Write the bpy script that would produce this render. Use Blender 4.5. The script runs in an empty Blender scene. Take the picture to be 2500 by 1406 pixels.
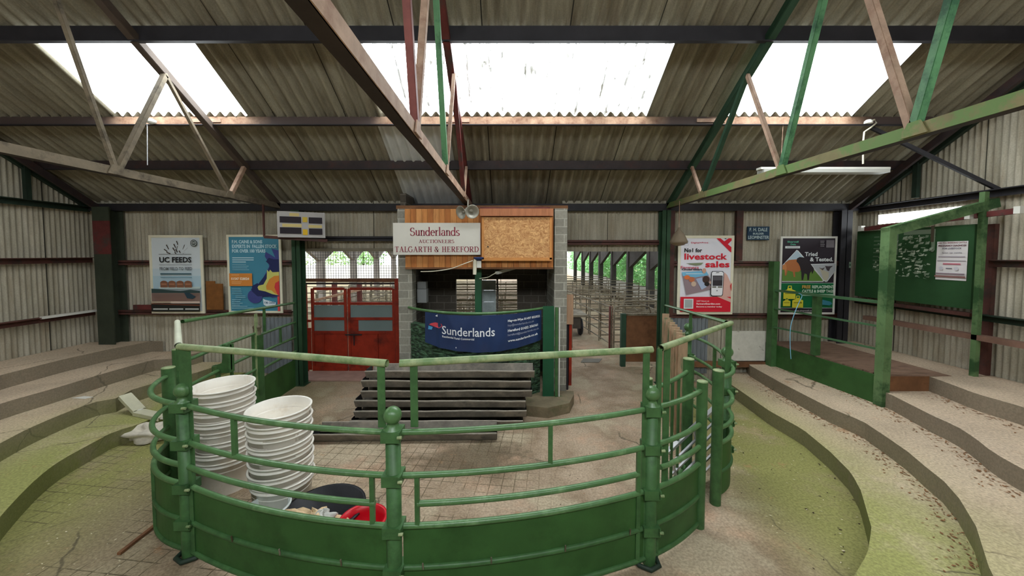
import bpy, math, random
from mathutils import Vector, Matrix
random.seed(7)
S = bpy.context.scene
COL = S.collection
# ------------------------------------------------------------------ camera, world, exposure
H = 2.45                      # camera height above the sale ring floor
F, PIT, CX = 903.0, math.radians(2.7), 1240.0
CY = 663.0
cam_d = bpy.data.cameras.new('camera'); cam = bpy.data.objects.new('camera', cam_d); COL.objects.link(cam)
cam.location = (0, 0, H); cam.rotation_euler = (math.pi/2 - PIT, 0, 0)
cam_d.sensor_width = 36; cam_d.lens = F/2500*36; cam_d.clip_start = 0.05; cam_d.clip_end = 300
cam_d.shift_x = (1250-CX)/2500; cam_d.shift_y = (CY-703)/2500
S.camera = cam
S.view_settings.view_transform = 'Standard'; S.view_settings.look = 'None'
S.view_settings.exposure = 0.52; S.view_settings.gamma = 1.0; S.view_settings.use_curve_mapping = False
S.cycles.use_denoising = True
S.cycles.max_bounces = 7; S.cycles.diffuse_bounces = 5; S.cycles.glossy_bounces = 2; S.cycles.transmission_bounces = 2
S.cycles.transparent_max_bounces = 4; S.cycles.caustics_reflective = False; S.cycles.caustics_refractive = False
S.cycles.sample_clamp_indirect = 6
w = bpy.data.worlds.new('world'); S.world = w; w.use_nodes = True
bg = w.node_tree.nodes['Background']; bg.inputs[0].default_value = (0.86, 0.93, 1.0, 1); bg.inputs[1].default_value = 2.6
SKYLIGHT = 9.0
sun = bpy.data.lights.new('sun', 'SUN'); so = bpy.data.objects.new('sun', sun); COL.objects.link(so)
sun.energy = 0.8; sun.angle = math.radians(60); so.rotation_euler = (math.radians(25), math.radians(12), 0)

def ray(px, py):
    dx, dy = (px-CX)/F, -(py-CY)/F
    c, s = math.cos(PIT), math.sin(PIT)
    return Vector((dx, c + dy*s, -s + dy*c))
def at(px, py, X=None, Y=None, Z=None):
    r = ray(px, py)
    t = Z_t = (Z-H)/r.z if Z is not None else (Y/r.y if Y is not None else X/r.x)
    return Vector((r.x*t, r.y*t, H + r.z*t))
def lin(c):
    c = c/255.0
    return c/12.92 if c <= .04045 else ((c+.055)/1.055)**2.4
# ------------------------------------------------------------------ materials
MC = {}
def nd(nt, t, **kw):
    n = nt.nodes.new(t)
    for k, v in kw.items():
        if k.startswith('i_'):
            key = k[2:]; n.inputs[int(key) if key.isdigit() else key].default_value = v
        else: setattr(n, k, v)
    return n
def M(name, rgb=(200,200,200), rough=.6, metal=0, var=.18, scale=3.0, stretch=(1,1,1), rgb2=None, mix=(.45,.6), bump=0, bscale=20, fine=.0, emis=0, spec=.3):
    if name in MC: return MC[name]
    m = bpy.data.materials.new(name); m.use_nodes = True; nt = m.node_tree; b = nt.nodes['Principled BSDF']
    b.inputs['Roughness'].default_value = rough; b.inputs['Metallic'].default_value = metal
    b.inputs['Specular IOR Level'].default_value = spec
    c = [lin(x) for x in rgb]
    if var or rgb2 or fine:
        g = nd(nt, 'ShaderNodeNewGeometry'); mp = nd(nt, 'ShaderNodeMapping'); mp.inputs['Scale'].default_value = stretch
        nt.links.new(g.outputs['Position'], mp.inputs['Vector'])
        n = nd(nt, 'ShaderNodeTexNoise', i_Scale=scale, i_Detail=5.0, i_Roughness=.65); nt.links.new(mp.outputs[0], n.inputs['Vector'])
        r = nd(nt, 'ShaderNodeValToRGB'); nt.links.new(n.outputs['Fac'], r.inputs[0])
        r.color_ramp.elements[0].position = .3; r.color_ramp.elements[1].position = .7
        r.color_ramp.elements[0].color = [x*(1-var) for x in c]+[1]; r.color_ramp.elements[1].color = [min(1, x*(1+var)) for x in c]+[1]
        out = r.outputs[0]
        if rgb2:
            n2 = nd(nt, 'ShaderNodeTexNoise', i_Scale=scale*.6+.37, i_Detail=6.0, i_Roughness=.7); nt.links.new(mp.outputs[0], n2.inputs['Vector'])
            mr = nd(nt, 'ShaderNodeMapRange'); mr.inputs[1].default_value = mix[0]; mr.inputs[2].default_value = mix[1]
            nt.links.new(n2.outputs['Fac'], mr.inputs[0])
            mx = nd(nt, 'ShaderNodeMixRGB'); nt.links.new(mr.outputs[0], mx.inputs[0]); nt.links.new(out, mx.inputs[1])
            mx.inputs[2].default_value = [lin(x) for x in rgb2]+[1]; out = mx.outputs[0]
        nt.links.new(out, b.inputs['Base Color'])
        if bump:
            n3 = nd(nt, 'ShaderNodeTexNoise', i_Scale=bscale, i_Detail=4.0); nt.links.new(mp.outputs[0], n3.inputs['Vector'])
            bp = nd(nt, 'ShaderNodeBump', i_Strength=bump, i_Distance=.02); nt.links.new(n3.outputs['Fac'], bp.inputs['Height'])
            nt.links.new(bp.outputs[0], b.inputs['Normal'])
    else: b.inputs['Base Color'].default_value = c+[1]
    if emis:
        b.inputs['Emission Color'].default_value = c+[1]; b.inputs['Emission Strength'].default_value = emis
    MC[name] = m; return m
def C(r, g, b, rough=.55):      # flat print colour
    return M('print_%d_%d_%d' % (r, g, b), (r, g, b), rough, var=0)

green = M('green_paint', (66,102,60), .42, var=.22, scale=7, rgb2=(46,76,44), mix=(.5,.72))
greenworn = M('green_paint_worn', (150,162,120), .45, var=.15, scale=9, rgb2=(106,132,86), mix=(.45,.62))
greendark = M('green_paint_dark', (36,50,40), .55, var=.25, scale=5)
greenbrush = M('green_panel_paint', (54,92,46), .5, var=.2, scale=2.2, rgb2=(40,72,34), mix=(.5,.7))
redp = M('red_paint', (152,46,26), .5, var=.2, scale=5, rgb2=(96,34,26), mix=(.5,.7))
maroon = M('maroon_paint', (98,46,44), .6, var=.25, scale=6, rgb2=(70,58,54), mix=(.5,.65))
steel = M('dark_steel', (54,44,44), .6, var=.3, scale=4, rgb2=(74,46,42), mix=(.52,.7))
blackst = M('black_steel', (42,40,44), .6, var=.25, scale=4)
tan = M('dusty_brown_steel', (172,144,124), .75, var=.2, scale=8, rgb2=(150,118,100), mix=(.48,.62))
redst = M('red_oxide_steel', (112,62,56), .65, var=.2, scale=7)
rust = M('rusty_purlin', (84,70,66), .7, var=.35, scale=5, rgb2=(56,46,46), mix=(.45,.6))
wood = M('pine_cladding', (184,118,62), .6, var=.25, scale=5, stretch=(6,6,.7), rgb2=(150,88,44), mix=(.5,.7))
deckm = M('worn_timber', (138,110,92), .85, var=.25, scale=5, stretch=(1,6,1), rgb2=(104,78,64), mix=(.5,.7), bump=.3)
oldwood = M('old_brown_board', (122,84,56), .8, var=.3, scale=3, rgb2=(84,52,34), mix=(.5,.7))
palewood = M('pale_timber', (186,150,122), .8, var=.2, scale=6, stretch=(5,5,.6))
galv = M('galvanised_steel', (138,130,112), .55, .4, var=.3, scale=3, rgb2=(92,80,62), mix=(.46,.6))
galvbright = M('bright_aluminium', (205,205,208), .35, .7, var=.1)
white = M('white_paint', (222,220,212), .5, var=.06)
cream = M('cream_frame', (226,220,198), .5, var=.06)
plastic = M('white_plastic', (238,232,222), .38, var=.06, scale=5, rgb2=(216,202,182), mix=(.55,.75), spec=.5)
blackpl = M('black_plastic', (34,34,38), .5, var=.3, scale=8)
troughm = M('dirty_black_plastic', (114,107,97), .55, var=.3, scale=7, rgb2=(144,134,120), mix=(.48,.66))
redpl = M('red_plastic', (206,18,38), .35, var=.06, spec=.5)
block = None

def corr_mat(name, rgb, rgb2, streak, seam=0, axis=0, stain=(112,84,58)):
    m = bpy.data.materials.new(name); m.use_nodes = True; nt = m.node_tree; b = nt.nodes['Principled BSDF']; L = nt.links.new
    b.inputs['Roughness'].default_value = .9; b.inputs['Specular IOR Level'].default_value = .15
    g = nd(nt, 'ShaderNodeNewGeometry'); mp = nd(nt, 'ShaderNodeMapping'); mp.inputs['Scale'].default_value = streak
    L(g.outputs['Position'], mp.inputs['Vector'])
    n = nd(nt, 'ShaderNodeTexNoise', i_Scale=1.0, i_Detail=6.0, i_Roughness=.7); L(mp.outputs[0], n.inputs['Vector'])
    r = nd(nt, 'ShaderNodeValToRGB'); L(n.outputs['Fac'], r.inputs[0])
    r.color_ramp.elements[0].position = .32; r.color_ramp.elements[1].position = .66
    r.color_ramp.elements[0].color = [lin(x) for x in rgb2]+[1]; r.color_ramp.elements[1].color = [lin(x) for x in rgb]+[1]
    n2 = nd(nt, 'ShaderNodeTexNoise', i_Scale=70.0, i_Detail=3.0); L(g.outputs['Position'], n2.inputs['Vector'])
    mr = nd(nt, 'ShaderNodeMapRange'); L(n2.outputs['Fac'], mr.inputs[0]); mr.inputs[3].default_value = .72; mr.inputs[4].default_value = 1.28
    mu = nd(nt, 'ShaderNodeMixRGB', blend_type='MULTIPLY'); mu.inputs[0].default_value = 1; L(r.outputs[0], mu.inputs[1]); L(mr.outputs[0], mu.inputs[2])
    # brown stains with a shape of their own
    n3 = nd(nt, 'ShaderNodeTexNoise', i_Scale=.7, i_Detail=7.0, i_Roughness=.75); L(mp.outputs[0], n3.inputs['Vector'])
    m3 = nd(nt, 'ShaderNodeMapRange'); L(n3.outputs['Fac'], m3.inputs[0]); m3.inputs[1].default_value = .5; m3.inputs[2].default_value = .75; m3.inputs[4].default_value = .7
    mx = nd(nt, 'ShaderNodeMixRGB'); L(m3.outputs[0], mx.inputs[0]); L(mu.outputs[0], mx.inputs[1]); mx.inputs[2].default_value = [lin(x) for x in stain]+[1]
    out = mx.outputs[0]
    if seam:
        sx = nd(nt, 'ShaderNodeSeparateXYZ'); L(g.outputs['Position'], sx.inputs[0])
        a = nd(nt, 'ShaderNodeMath', operation='MULTIPLY'); L(sx.outputs[axis], a.inputs[0]); a.inputs[1].default_value = 1/seam
        a1 = nd(nt, 'ShaderNodeMath', operation='ADD'); L(a.outputs[0], a1.inputs[0]); a1.inputs[1].default_value = 100.3
        fr = nd(nt, 'ShaderNodeMath', operation='FRACT'); L(a1.outputs[0], fr.inputs[0])
        lt = nd(nt, 'ShaderNodeMath', operation='LESS_THAN'); L(fr.outputs[0], lt.inputs[0]); lt.inputs[1].default_value = .014/seam
        m2 = nd(nt, 'ShaderNodeMixRGB'); L(lt.outputs[0], m2.inputs[0]); L(out, m2.inputs[1]); m2.inputs[2].default_value = (.03,.027,.022,1)
        out = m2.outputs[0]
    L(out, b.inputs['Base Color'])
    MC[name] = m; return m
roofm = corr_mat('roof_sheet', (158,152,134), (112,105,89), (7,.8,.8), 1.02, 0, (104,88,68))
roofpale = M('pale_new_roof_sheet', (202,204,202), .85, var=.1, scale=4)
wallm = corr_mat('wall_sheet', (190,183,166), (150,143,126), (5,5,.6), 1.1, 0, (140,122,98))
wallside = corr_mat('wall_sheet_side', (190,183,166), (150,143,126), (5,5,.6), 1.1, 1, (140,122,98))

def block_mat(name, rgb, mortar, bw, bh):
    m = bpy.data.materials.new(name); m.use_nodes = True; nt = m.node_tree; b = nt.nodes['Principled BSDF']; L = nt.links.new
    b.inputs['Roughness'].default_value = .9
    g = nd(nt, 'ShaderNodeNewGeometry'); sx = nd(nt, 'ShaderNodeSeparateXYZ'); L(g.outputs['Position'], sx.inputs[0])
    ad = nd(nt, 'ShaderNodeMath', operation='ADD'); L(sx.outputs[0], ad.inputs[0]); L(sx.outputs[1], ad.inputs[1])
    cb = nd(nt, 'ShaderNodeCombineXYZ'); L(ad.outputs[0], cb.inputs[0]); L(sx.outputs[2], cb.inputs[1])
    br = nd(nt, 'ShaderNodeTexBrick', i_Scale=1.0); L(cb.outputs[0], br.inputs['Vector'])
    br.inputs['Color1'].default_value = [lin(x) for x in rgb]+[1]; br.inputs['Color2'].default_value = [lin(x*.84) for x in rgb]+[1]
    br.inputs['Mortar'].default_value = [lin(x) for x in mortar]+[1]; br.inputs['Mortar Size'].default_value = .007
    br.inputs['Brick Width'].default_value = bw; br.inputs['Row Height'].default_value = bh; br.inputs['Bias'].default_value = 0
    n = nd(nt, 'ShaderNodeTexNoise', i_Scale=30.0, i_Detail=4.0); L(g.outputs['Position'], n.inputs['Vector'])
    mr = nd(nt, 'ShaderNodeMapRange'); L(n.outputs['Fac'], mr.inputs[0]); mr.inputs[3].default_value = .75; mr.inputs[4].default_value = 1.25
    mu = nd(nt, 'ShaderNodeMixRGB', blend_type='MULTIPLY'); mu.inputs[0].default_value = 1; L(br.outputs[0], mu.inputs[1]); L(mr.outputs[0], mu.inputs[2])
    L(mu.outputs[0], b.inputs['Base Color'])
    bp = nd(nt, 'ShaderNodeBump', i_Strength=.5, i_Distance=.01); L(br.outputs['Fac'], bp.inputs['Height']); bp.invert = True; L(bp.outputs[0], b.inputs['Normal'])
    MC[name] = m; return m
blockm = block_mat('grey_blockwork', (150,146,134), (172,168,156), .30, .132)
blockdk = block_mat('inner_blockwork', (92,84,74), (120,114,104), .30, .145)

def stone_mat():
    m = bpy.data.materials.new('green_painted_stone'); m.use_nodes = True; nt = m.node_tree; b = nt.nodes['Principled BSDF']; L = nt.links.new
    b.inputs['Roughness'].default_value = .7
    g = nd(nt, 'ShaderNodeNewGeometry'); mp = nd(nt, 'ShaderNodeMapping'); mp.inputs['Scale'].default_value = (1,1,2.4); L(g.outputs['Position'], mp.inputs[0])
    v = nd(nt, 'ShaderNodeTexVoronoi', i_Scale=6.0); L(mp.outputs[0], v.inputs['Vector'])
    n = nd(nt, 'ShaderNodeTexNoise', i_Scale=12.0, i_Detail=5.0); L(mp.outputs[0], n.inputs['Vector'])
    r = nd(nt, 'ShaderNodeValToRGB'); L(n.outputs['Fac'], r.inputs[0]); r.color_ramp.elements[0].position = .38; r.color_ramp.elements[1].position = .66
    r.color_ramp.elements[0].color = [lin(x) for x in (24,44,30)]+[1]; r.color_ramp.elements[1].color = [lin(x) for x in (74,112,78)]+[1]
    L(r.outputs[0], b.inputs['Base Color'])
    ad = nd(nt, 'ShaderNodeMath', operation='ADD'); L(v.outputs['Distance'], ad.inputs[0]); L(n.outputs['Fac'], ad.inputs[1])
    bp = nd(nt, 'ShaderNodeBump', i_Strength=1.0, i_Distance=.06); bp.invert = True; L(ad.outputs[0], bp.inputs['Height']); L(bp.outputs[0], b.inputs['Normal'])
    return m
stonem = stone_mat()

def concrete_mat(name, kind):
    """kind: floor or step. Moss and dry earth patches grow by place and noise."""
    m = bpy.data.materials.new(name); m.use_nodes = True; nt = m.node_tree; b = nt.nodes['Principled BSDF']; L = nt.links.new
    b.inputs['Roughness'].default_value = .88; b.inputs['Specular IOR Level'].default_value = .2
    g = nd(nt, 'ShaderNodeNewGeometry'); P = g.outputs['Position']
    def noise(s, d=5.0, r=.6, vec=None):
        n = nd(nt, 'ShaderNodeTexNoise', i_Scale=s, i_Detail=d, i_Roughness=r); L(vec or P, n.inputs['Vector']); return n.outputs['Fac']
    def math2(op, a, bb):
        n = nd(nt, 'ShaderNodeMath', operation=op)
        for i, v in enumerate((a, bb)):
            if isinstance(v, (int, float)): n.inputs[i].default_value = v
            else: L(v, n.inputs[i])
        return n.outputs[0]
    def rng(v, a, bb, c=0.0, d=1.0):
        n = nd(nt, 'ShaderNodeMapRange', interpolation_type='SMOOTHSTEP'); L(v, n.inputs[0])
        for i, q in enumerate((a, bb, c, d)): n.inputs[i+1].default_value = q
        return n.outputs[0]
    def mixc(f, a, bb, mode='MIX'):
        n = nd(nt, 'ShaderNodeMixRGB', blend_type=mode)
        if isinstance(f, (int, float)): n.inputs[0].default_value = f
        else: L(f, n.inputs[0])
        for i, v in ((1, a), (2, bb)):
            if isinstance(v, tuple): n.inputs[i].default_value = [lin(x) for x in v]+[1]
            else: L(v, n.inputs[i])
        return n.outputs[0]
    sx = nd(nt, 'ShaderNodeSeparateXYZ'); L(P, sx.inputs[0]); X, Y, Z = sx.outputs
    base = mixc(rng(noise(1.6, 6), .35, .65), (174,154,132), (138,118,96))
    base = mixc(rng(noise(.9, 7, .7), .5, .66, 0, .8), base, (190,156,130))
    if kind == 'floor':
        # scored setts, worn away in places
        br = nd(nt, 'ShaderNodeTexBrick', i_Scale=1.0, offset=0.0); L(P, br.inputs['Vector'])
        br.inputs['Brick Width'].default_value = .13; br.inputs['Row Height'].default_value = .13; br.inputs['Mortar Size'].default_value = .005
        mp = nd(nt, 'ShaderNodeMapping'); mp.inputs['Rotation'].default_value = (0,0,.12); L(P, mp.inputs[0]); L(mp.outputs[0], br.inputs['Vector'])
        worn = rng(noise(1.1, 4), .46, .56, 1, 0)
        inx = math2('MULTIPLY', rng(X, -.1, .7, 1, 0), rng(Y, 5.0, 5.6, 1, 0))
        gm = math2('MULTIPLY', math2('MULTIPLY', br.outputs['Fac'], worn), math2('MULTIPLY', inx, .75))
        base = mixc(rng(noise(.8, 3), .5, .6, 0, .6), base, (196,182,156))
        # damp patch inside the ring
        dx = math2('MULTIPLY', math2('ADD', X, .45), 1.0); dy = math2('MULTIPLY', math2('ADD', Y, -4.35), 1.7)
        dist = math2('SQRT', math2('ADD', math2('MULTIPLY', dx, dx), math2('MULTIPLY', dy, dy)), 0)
        damp = rng(math2('ADD', dist, math2('MULTIPLY', noise(2.5, 6, .7), 1.6)), 1.15, 1.75, .8, 0)
        base = mixc(damp, base, (92,80,62))
        moss = math2('MAXIMUM', rng(X, 1.9, 2.9), math2('MULTIPLY', rng(X, -4.6, -3.1, 1, 0), 1.0))
        moss = math2('MULTIPLY', moss, rng(Y, 5.4, 6.9, 1, .15))
        mossc = (138,136,82)
        near = math2('MULTIPLY', rng(Y, 1.5, 3.0, .75, 0), 1.0); moss = math2('MAXIMUM', moss, near)
        base = mixc(math2('MULTIPLY', rng(X, -3.4, -2.4, 1, 0), .55), base, (128,116,86))
    else:
        base = mixc(.55, base, (206,186,164))
        mossL = math2('MULTIPLY', rng(X, -6.4, -5.0, .25, 1), rng(X, -3.6, -3.4, 1, 0))
        moss = math2('MULTIPLY', math2('MAXIMUM', mossL, math2('MULTIPLY', rng(X, 3.0, 4.6, 1.0, .1), rng(X, 1.0, 2.0))), rng(Z, .18, .6, 1, .15))
        mossc = (150,150,92)
        base = mixc(rng(noise(1.1, 5), .4, .6, 0, .7), base, (204,182,158))
    mm = math2('MULTIPLY', moss, rng(noise(1.3, 6, .68), .27, .52, .4 if kind == 'step' else .25, 1.0))
    base = mixc(mm, base, mossc)
    if kind == 'floor': base = mixc(gm, base, (84,74,54))
    earth = rng(noise(2.3, 7, .75), .6, .7, 0, .55)
    base = mixc(earth, base, (170,128,92))
    # fine cracks in a few patches of the slab
    vn = nd(nt, 'ShaderNodeTexVoronoi', i_Scale=.8, feature='DISTANCE_TO_EDGE')
    wn = nd(nt, 'ShaderNodeTexNoise', i_Scale=3.0, i_Detail=4.0); L(P, wn.inputs['Vector'])
    wv = nd(nt, 'ShaderNodeMixRGB'); wv.inputs[0].default_value = .18; L(P, wv.inputs[1]); L(wn.outputs['Color'], wv.inputs[2]); L(wv.outputs[0], vn.inputs['Vector'])
    ck = math2('MULTIPLY', rng(vn.outputs['Distance'], .002, .009, .7, 0), rng(noise(.7, 2), .5, .56))
    base = mixc(ck, base, (86,78,62))
    sp = rng(noise(45, 3), .3, .7, .78, 1.2)
    base = mixc(1.0, base, sp, 'MULTIPLY')
    if kind == 'step':     # the upright faces are coloured darker than the treads
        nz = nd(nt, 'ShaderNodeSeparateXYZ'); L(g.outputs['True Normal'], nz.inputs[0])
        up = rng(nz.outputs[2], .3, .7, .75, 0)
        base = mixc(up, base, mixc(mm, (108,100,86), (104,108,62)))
    L(base, b.inputs['Base Color'])
    bp = nd(nt, 'ShaderNodeBump', i_Strength=.5, i_Distance=.012)
    hgt = math2('ADD', noise(18, 6, .7), math2('MULTIPLY', noise(3, 4), .7))
    if kind == 'floor': hgt = math2('SUBTRACT', hgt, math2('MULTIPLY', gm, .8))
    L(hgt, bp.inputs['Height']); L(bp.outputs[0], b.inputs['Normal'])
    MC[name] = m; return m
floorm = concrete_mat('floor_concrete', 'floor'); stepm = concrete_mat('step_concrete', 'step')
kerbm = M('mossy_kerb', (120,108,86), .9, var=.3, scale=4, rgb2=(84,92,60), mix=(.5,.65), bump=.4)

def osb_mat():
    m = bpy.data.materials.new('strand_board'); m.use_nodes = True; nt = m.node_tree; b = nt.nodes['Principled BSDF']; L = nt.links.new
    g = nd(nt, 'ShaderNodeNewGeometry'); n0 = nd(nt, 'ShaderNodeTexNoise', i_Scale=9.0, i_Detail=2.0); L(g.outputs['Position'], n0.inputs['Vector'])
    mx = nd(nt, 'ShaderNodeMixRGB'); mx.inputs[0].default_value = .22; L(g.outputs['Position'], mx.inputs[1]); L(n0.outputs['Color'], mx.inputs[2])
    mp = nd(nt, 'ShaderNodeMapping'); mp.inputs['Scale'].default_value = (20,20,48); L(mx.outputs[0], mp.inputs[0])
    v = nd(nt, 'ShaderNodeTexNoise', i_Scale=1.0, i_Detail=3.0); L(mp.outputs[0], v.inputs['Vector'])
    r = nd(nt, 'ShaderNodeValToRGB'); L(v.outputs['Fac'], r.inputs[0]); r.color_ramp.elements[0].position = .35; r.color_ramp.elements[1].position = .7
    r.color_ramp.elements[0].color = [lin(x) for x in (166,112,62)]+[1]; r.color_ramp.elements[1].color = [lin(x) for x in (222,174,116)]+[1]
    L(r.outputs[0], b.inputs['Base Color']); b.inputs['Roughness'].default_value = .7
    return m
osb = osb_mat()

def sky_pane_mat(dirty):
    m = bpy.data.materials.new('rooflight_sheet_%d' % dirty); m.use_nodes = True; nt = m.node_tree; b = nt.nodes['Principled BSDF']; L = nt.links.new
    b.inputs['Base Color'].default_value = (.7,.7,.66,1); b.inputs['Roughness'].default_value = .6
    b.inputs['Emission Color'].default_value = (.90,.97,1.0,1)
    g = nd(nt, 'ShaderNodeNewGeometry'); mp = nd(nt, 'ShaderNodeMapping'); mp.inputs['Scale'].default_value = (14,1.3,1.3); L(g.outputs['Position'], mp.inputs[0])
    n = nd(nt, 'ShaderNodeTexNoise', i_Scale=1.0, i_Detail=5.0, i_Roughness=.7); L(mp.outputs[0], n.inputs['Vector'])
    mr = nd(nt, 'ShaderNodeMapRange'); L(n.outputs['Fac'], mr.inputs[0])
    mr.inputs[1].default_value = 0.535 if dirty else .64; mr.inputs[2].default_value = .585 if dirty else .70; mr.inputs[3].default_value = SKYLIGHT; mr.inputs[4].default_value = SKYLIGHT*(.028 if dirty else .06)
    mp2 = nd(nt, 'ShaderNodeMapping'); mp2.inputs['Scale'].default_value = (9,5,5); L(g.outputs['Position'], mp2.inputs[0])
    n2 = nd(nt, 'ShaderNodeTexNoise', i_Scale=1.3, i_Detail=2.0); L(mp2.outputs[0], n2.inputs['Vector'])
    m2 = nd(nt, 'ShaderNodeMapRange'); L(n2.outputs['Fac'], m2.inputs[0]); m2.inputs[1].default_value = .61; m2.inputs[2].default_value = .63; m2.inputs[3].default_value = 1; m2.inputs[4].default_value = .03 if dirty else 1
    mu = nd(nt, 'ShaderNodeMath', operation='MULTIPLY'); L(mr.outputs[0], mu.inputs[0]); L(m2.outputs[0], mu.inputs[1])
    L(mu.outputs[0], b.inputs['Emission Strength'])
    return m

# ------------------------------------------------------------------ mesh building
class MB:
    def __init__(s): s.v, s.f, s.m, s.sm, s.mats = [], [], [], [], []
    def mi(s, m):
        if m not in s.mats: s.mats.append(m)
        return s.mats.index(m)
    def add(s, vs, fs, mat=None, smooth=False):
        o = len(s.v); s.v += [tuple(p) for p in vs]; k = s.mi(mat)
        for f in fs: s.f.append([o+i for i in f]); s.m.append(k); s.sm.append(smooth)
        return s
    def box(s, a, b, mat=None):
        x0,y0,z0 = a; x1,y1,z1 = b
        vs = [(x0,y0,z0),(x1,y0,z0),(x1,y1,z0),(x0,y1,z0),(x0,y0,z1),(x1,y0,z1),(x1,y1,z1),(x0,y1,z1)]
        return s.add(vs, [(0,3,2,1),(4,5,6,7),(0,1,5,4),(1,2,6,5),(2,3,7,6),(3,0,4,7)], mat)
    def bar(s, p, q, wd, ht, mat=None, up=(0,0,1)):
        p, q = Vector(p), Vector(q); d = (q-p).normalized(); u = Vector(up)
        if abs(d.dot(u)) > .98: u = Vector((0,1,0))
        sd = d.cross(u).normalized(); u = sd.cross(d)
        vs = []
        for c in (p, q):
            for a, b in ((-1,-1),(1,-1),(1,1),(-1,1)): vs.append(c + sd*a*wd/2 + u*b*ht/2)
        return s.add(vs, [(0,1,2,3),(7,6,5,4),(0,4,5,1),(1,5,6,2),(2,6,7,3),(3,7,4,0)], mat)
    def angle(s, p, q, a, t, mat=None, up=(0,0,1), flip=1):   # an L section: a horizontal leg and a vertical leg
        p, q = Vector(p), Vector(q); d = (q-p).normalized(); u = Vector(up); sd = d.cross(u).normalized()*flip; u = sd.cross(d)*flip
        s.bar(p+sd*a/2, q+sd*a/2, a, t, mat, u); s.bar(p+u*a/2, q+u*a/2, t, a, mat, u); return s
    def tube(s, pts, r, mat=None, n=10, cap=True, open_end=False):
        pts = [Vector(p) for p in pts]; rs = r if isinstance(r, (list, tuple)) else [r]*len(pts)
        vs = []; prev = None
        for i, p in enumerate(pts):
            d = (pts[min(i+1, len(pts)-1)] - pts[max(i-1, 0)]).normalized()
            if prev is None:
                u = Vector((0,0,1)) if abs(d.z) < .9 else Vector((0,1,0)); u = (u - d*u.dot(d)).normalized()
            else: u = (prev - d*prev.dot(d)).normalized()
            prev = u; sd = d.cross(u)
            for k in range(n):
                a = 2*math.pi*k/n; vs.append(p + (u*math.cos(a)+sd*math.sin(a))*rs[i])
        fs = [(i*n+k, i*n+(k+1)%n, (i+1)*n+(k+1)%n, (i+1)*n+k) for i in range(len(pts)-1) for k in range(n)]
        s.add(vs, fs, mat, True)
        if cap:
            s.add(vs[:n], [tuple(range(n-1,-1,-1))], mat); s.add(vs[-n:], [tuple(range(n))], mat)
        return s
    def lathe(s, c, prof, mat=None, n=20, smooth=True):      # prof: (radius, z) pairs
        cx, cy, cz = c; vs = []
        for r, z in prof:
            for k in range(n):
                a = 2*math.pi*k/n; vs.append((cx+r*math.cos(a), cy+r*math.sin(a), cz+z))
        fs = [(i*n+k, i*n+(k+1)%n, (i+1)*n+(k+1)%n, (i+1)*n+k) for i in range(len(prof)-1) for k in range(n)]
        s.add(vs, fs, mat, smooth)
        if prof[0][0] > 1e-4: s.add(vs[:n], [tuple(range(n-1,-1,-1))], mat)
        if prof[-1][0] > 1e-4: s.add(vs[-n:], [tuple(range(n))], mat)
        return s
    def prism(s, poly, z0, z1, mat=None):
        n = len(poly); vs = [(x,y,z0) for x,y in poly]+[(x,y,z1) for x,y in poly]
        ar = sum(poly[i][0]*poly[(i+1)%n][1]-poly[(i+1)%n][0]*poly[i][1] for i in range(n))
        fs = [tuple(range(n-1,-1,-1)), tuple(range(n,2*n))]+[(i,(i+1)%n,n+(i+1)%n,n+i) for i in range(n)]
        if ar < 0: fs = [tuple(reversed(f)) for f in fs]
        return s.add(vs, fs, mat)
    def band(s, a, b, z0, z1, mat=None):                     # solid between two plan polylines of equal length
        n = len(a); vs = [(p[0],p[1],z1) for p in a]+[(p[0],p[1],z1) for p in b]+[(p[0],p[1],z0) for p in a]+[(p[0],p[1],z0) for p in b]
        fs = []
        for i in range(n-1):
            fs += [(i,i+1,n+i+1,n+i),(2*n+i,2*n+i+1,i+1,i),(n+i,n+i+1,3*n+i+1,3*n+i),(3*n+i,3*n+i+1,2*n+i+1,2*n+i)]
        fs += [(2*n,0,n,3*n),(n-1,3*n-1,4*n-1,2*n-1)]
        return s.add(vs, fs, mat)
    def build(s, name, mat=None, parent=None, smooth=None):
        me = bpy.data.meshes.new(name); me.from_pydata(s.v, [], s.f)
        mats = [m if m is not None else mat for m in s.mats]
        for m in mats: me.materials.append(m)
        me.polygons.foreach_set('material_index', s.m); me.polygons.foreach_set('use_smooth', s.sm if smooth is None else [smooth]*len(s.f))
        me.update(); me.validate()
        o = bpy.data.objects.new(name, me); COL.objects.link(o)
        if parent: o.parent = parent
        return o
def tag(o, label, cat, group=None, kind=None):
    if label: o['label'] = label
    if cat: o['category'] = cat
    if group: o['group'] = group
    if kind: o['kind'] = kind
    return o
def struct(o): o['kind'] = 'structure'; return o
def thing(name, label, cat, group=None):
    o = bpy.data.objects.new(name, None); COL.objects.link(o); o.empty_display_size = .1
    return tag(o, label, cat, group)
def kids(o):
    r = []
    for c in o.children: r.append(c); r += kids(c)
    return r
def close(o, base=None):
    """put the origin of a thing built in world coordinates at its base"""
    ms = ([o] if o.type == 'MESH' else []) + kids(o); seen = set(); lo = Vector((1e9,)*3); hi = -lo
    for c in ms:
        for v in c.data.vertices:
            for i in range(3): lo[i] = min(lo[i], v.co[i]); hi[i] = max(hi[i], v.co[i])
    L = Vector(base) if base else Vector(((lo.x+hi.x)/2, (lo.y+hi.y)/2, lo.z))
    for c in ms:
        if c.data.name not in seen: seen.add(c.data.name); c.data.transform(Matrix.Translation(-L))
    o.location = L; return o
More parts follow.
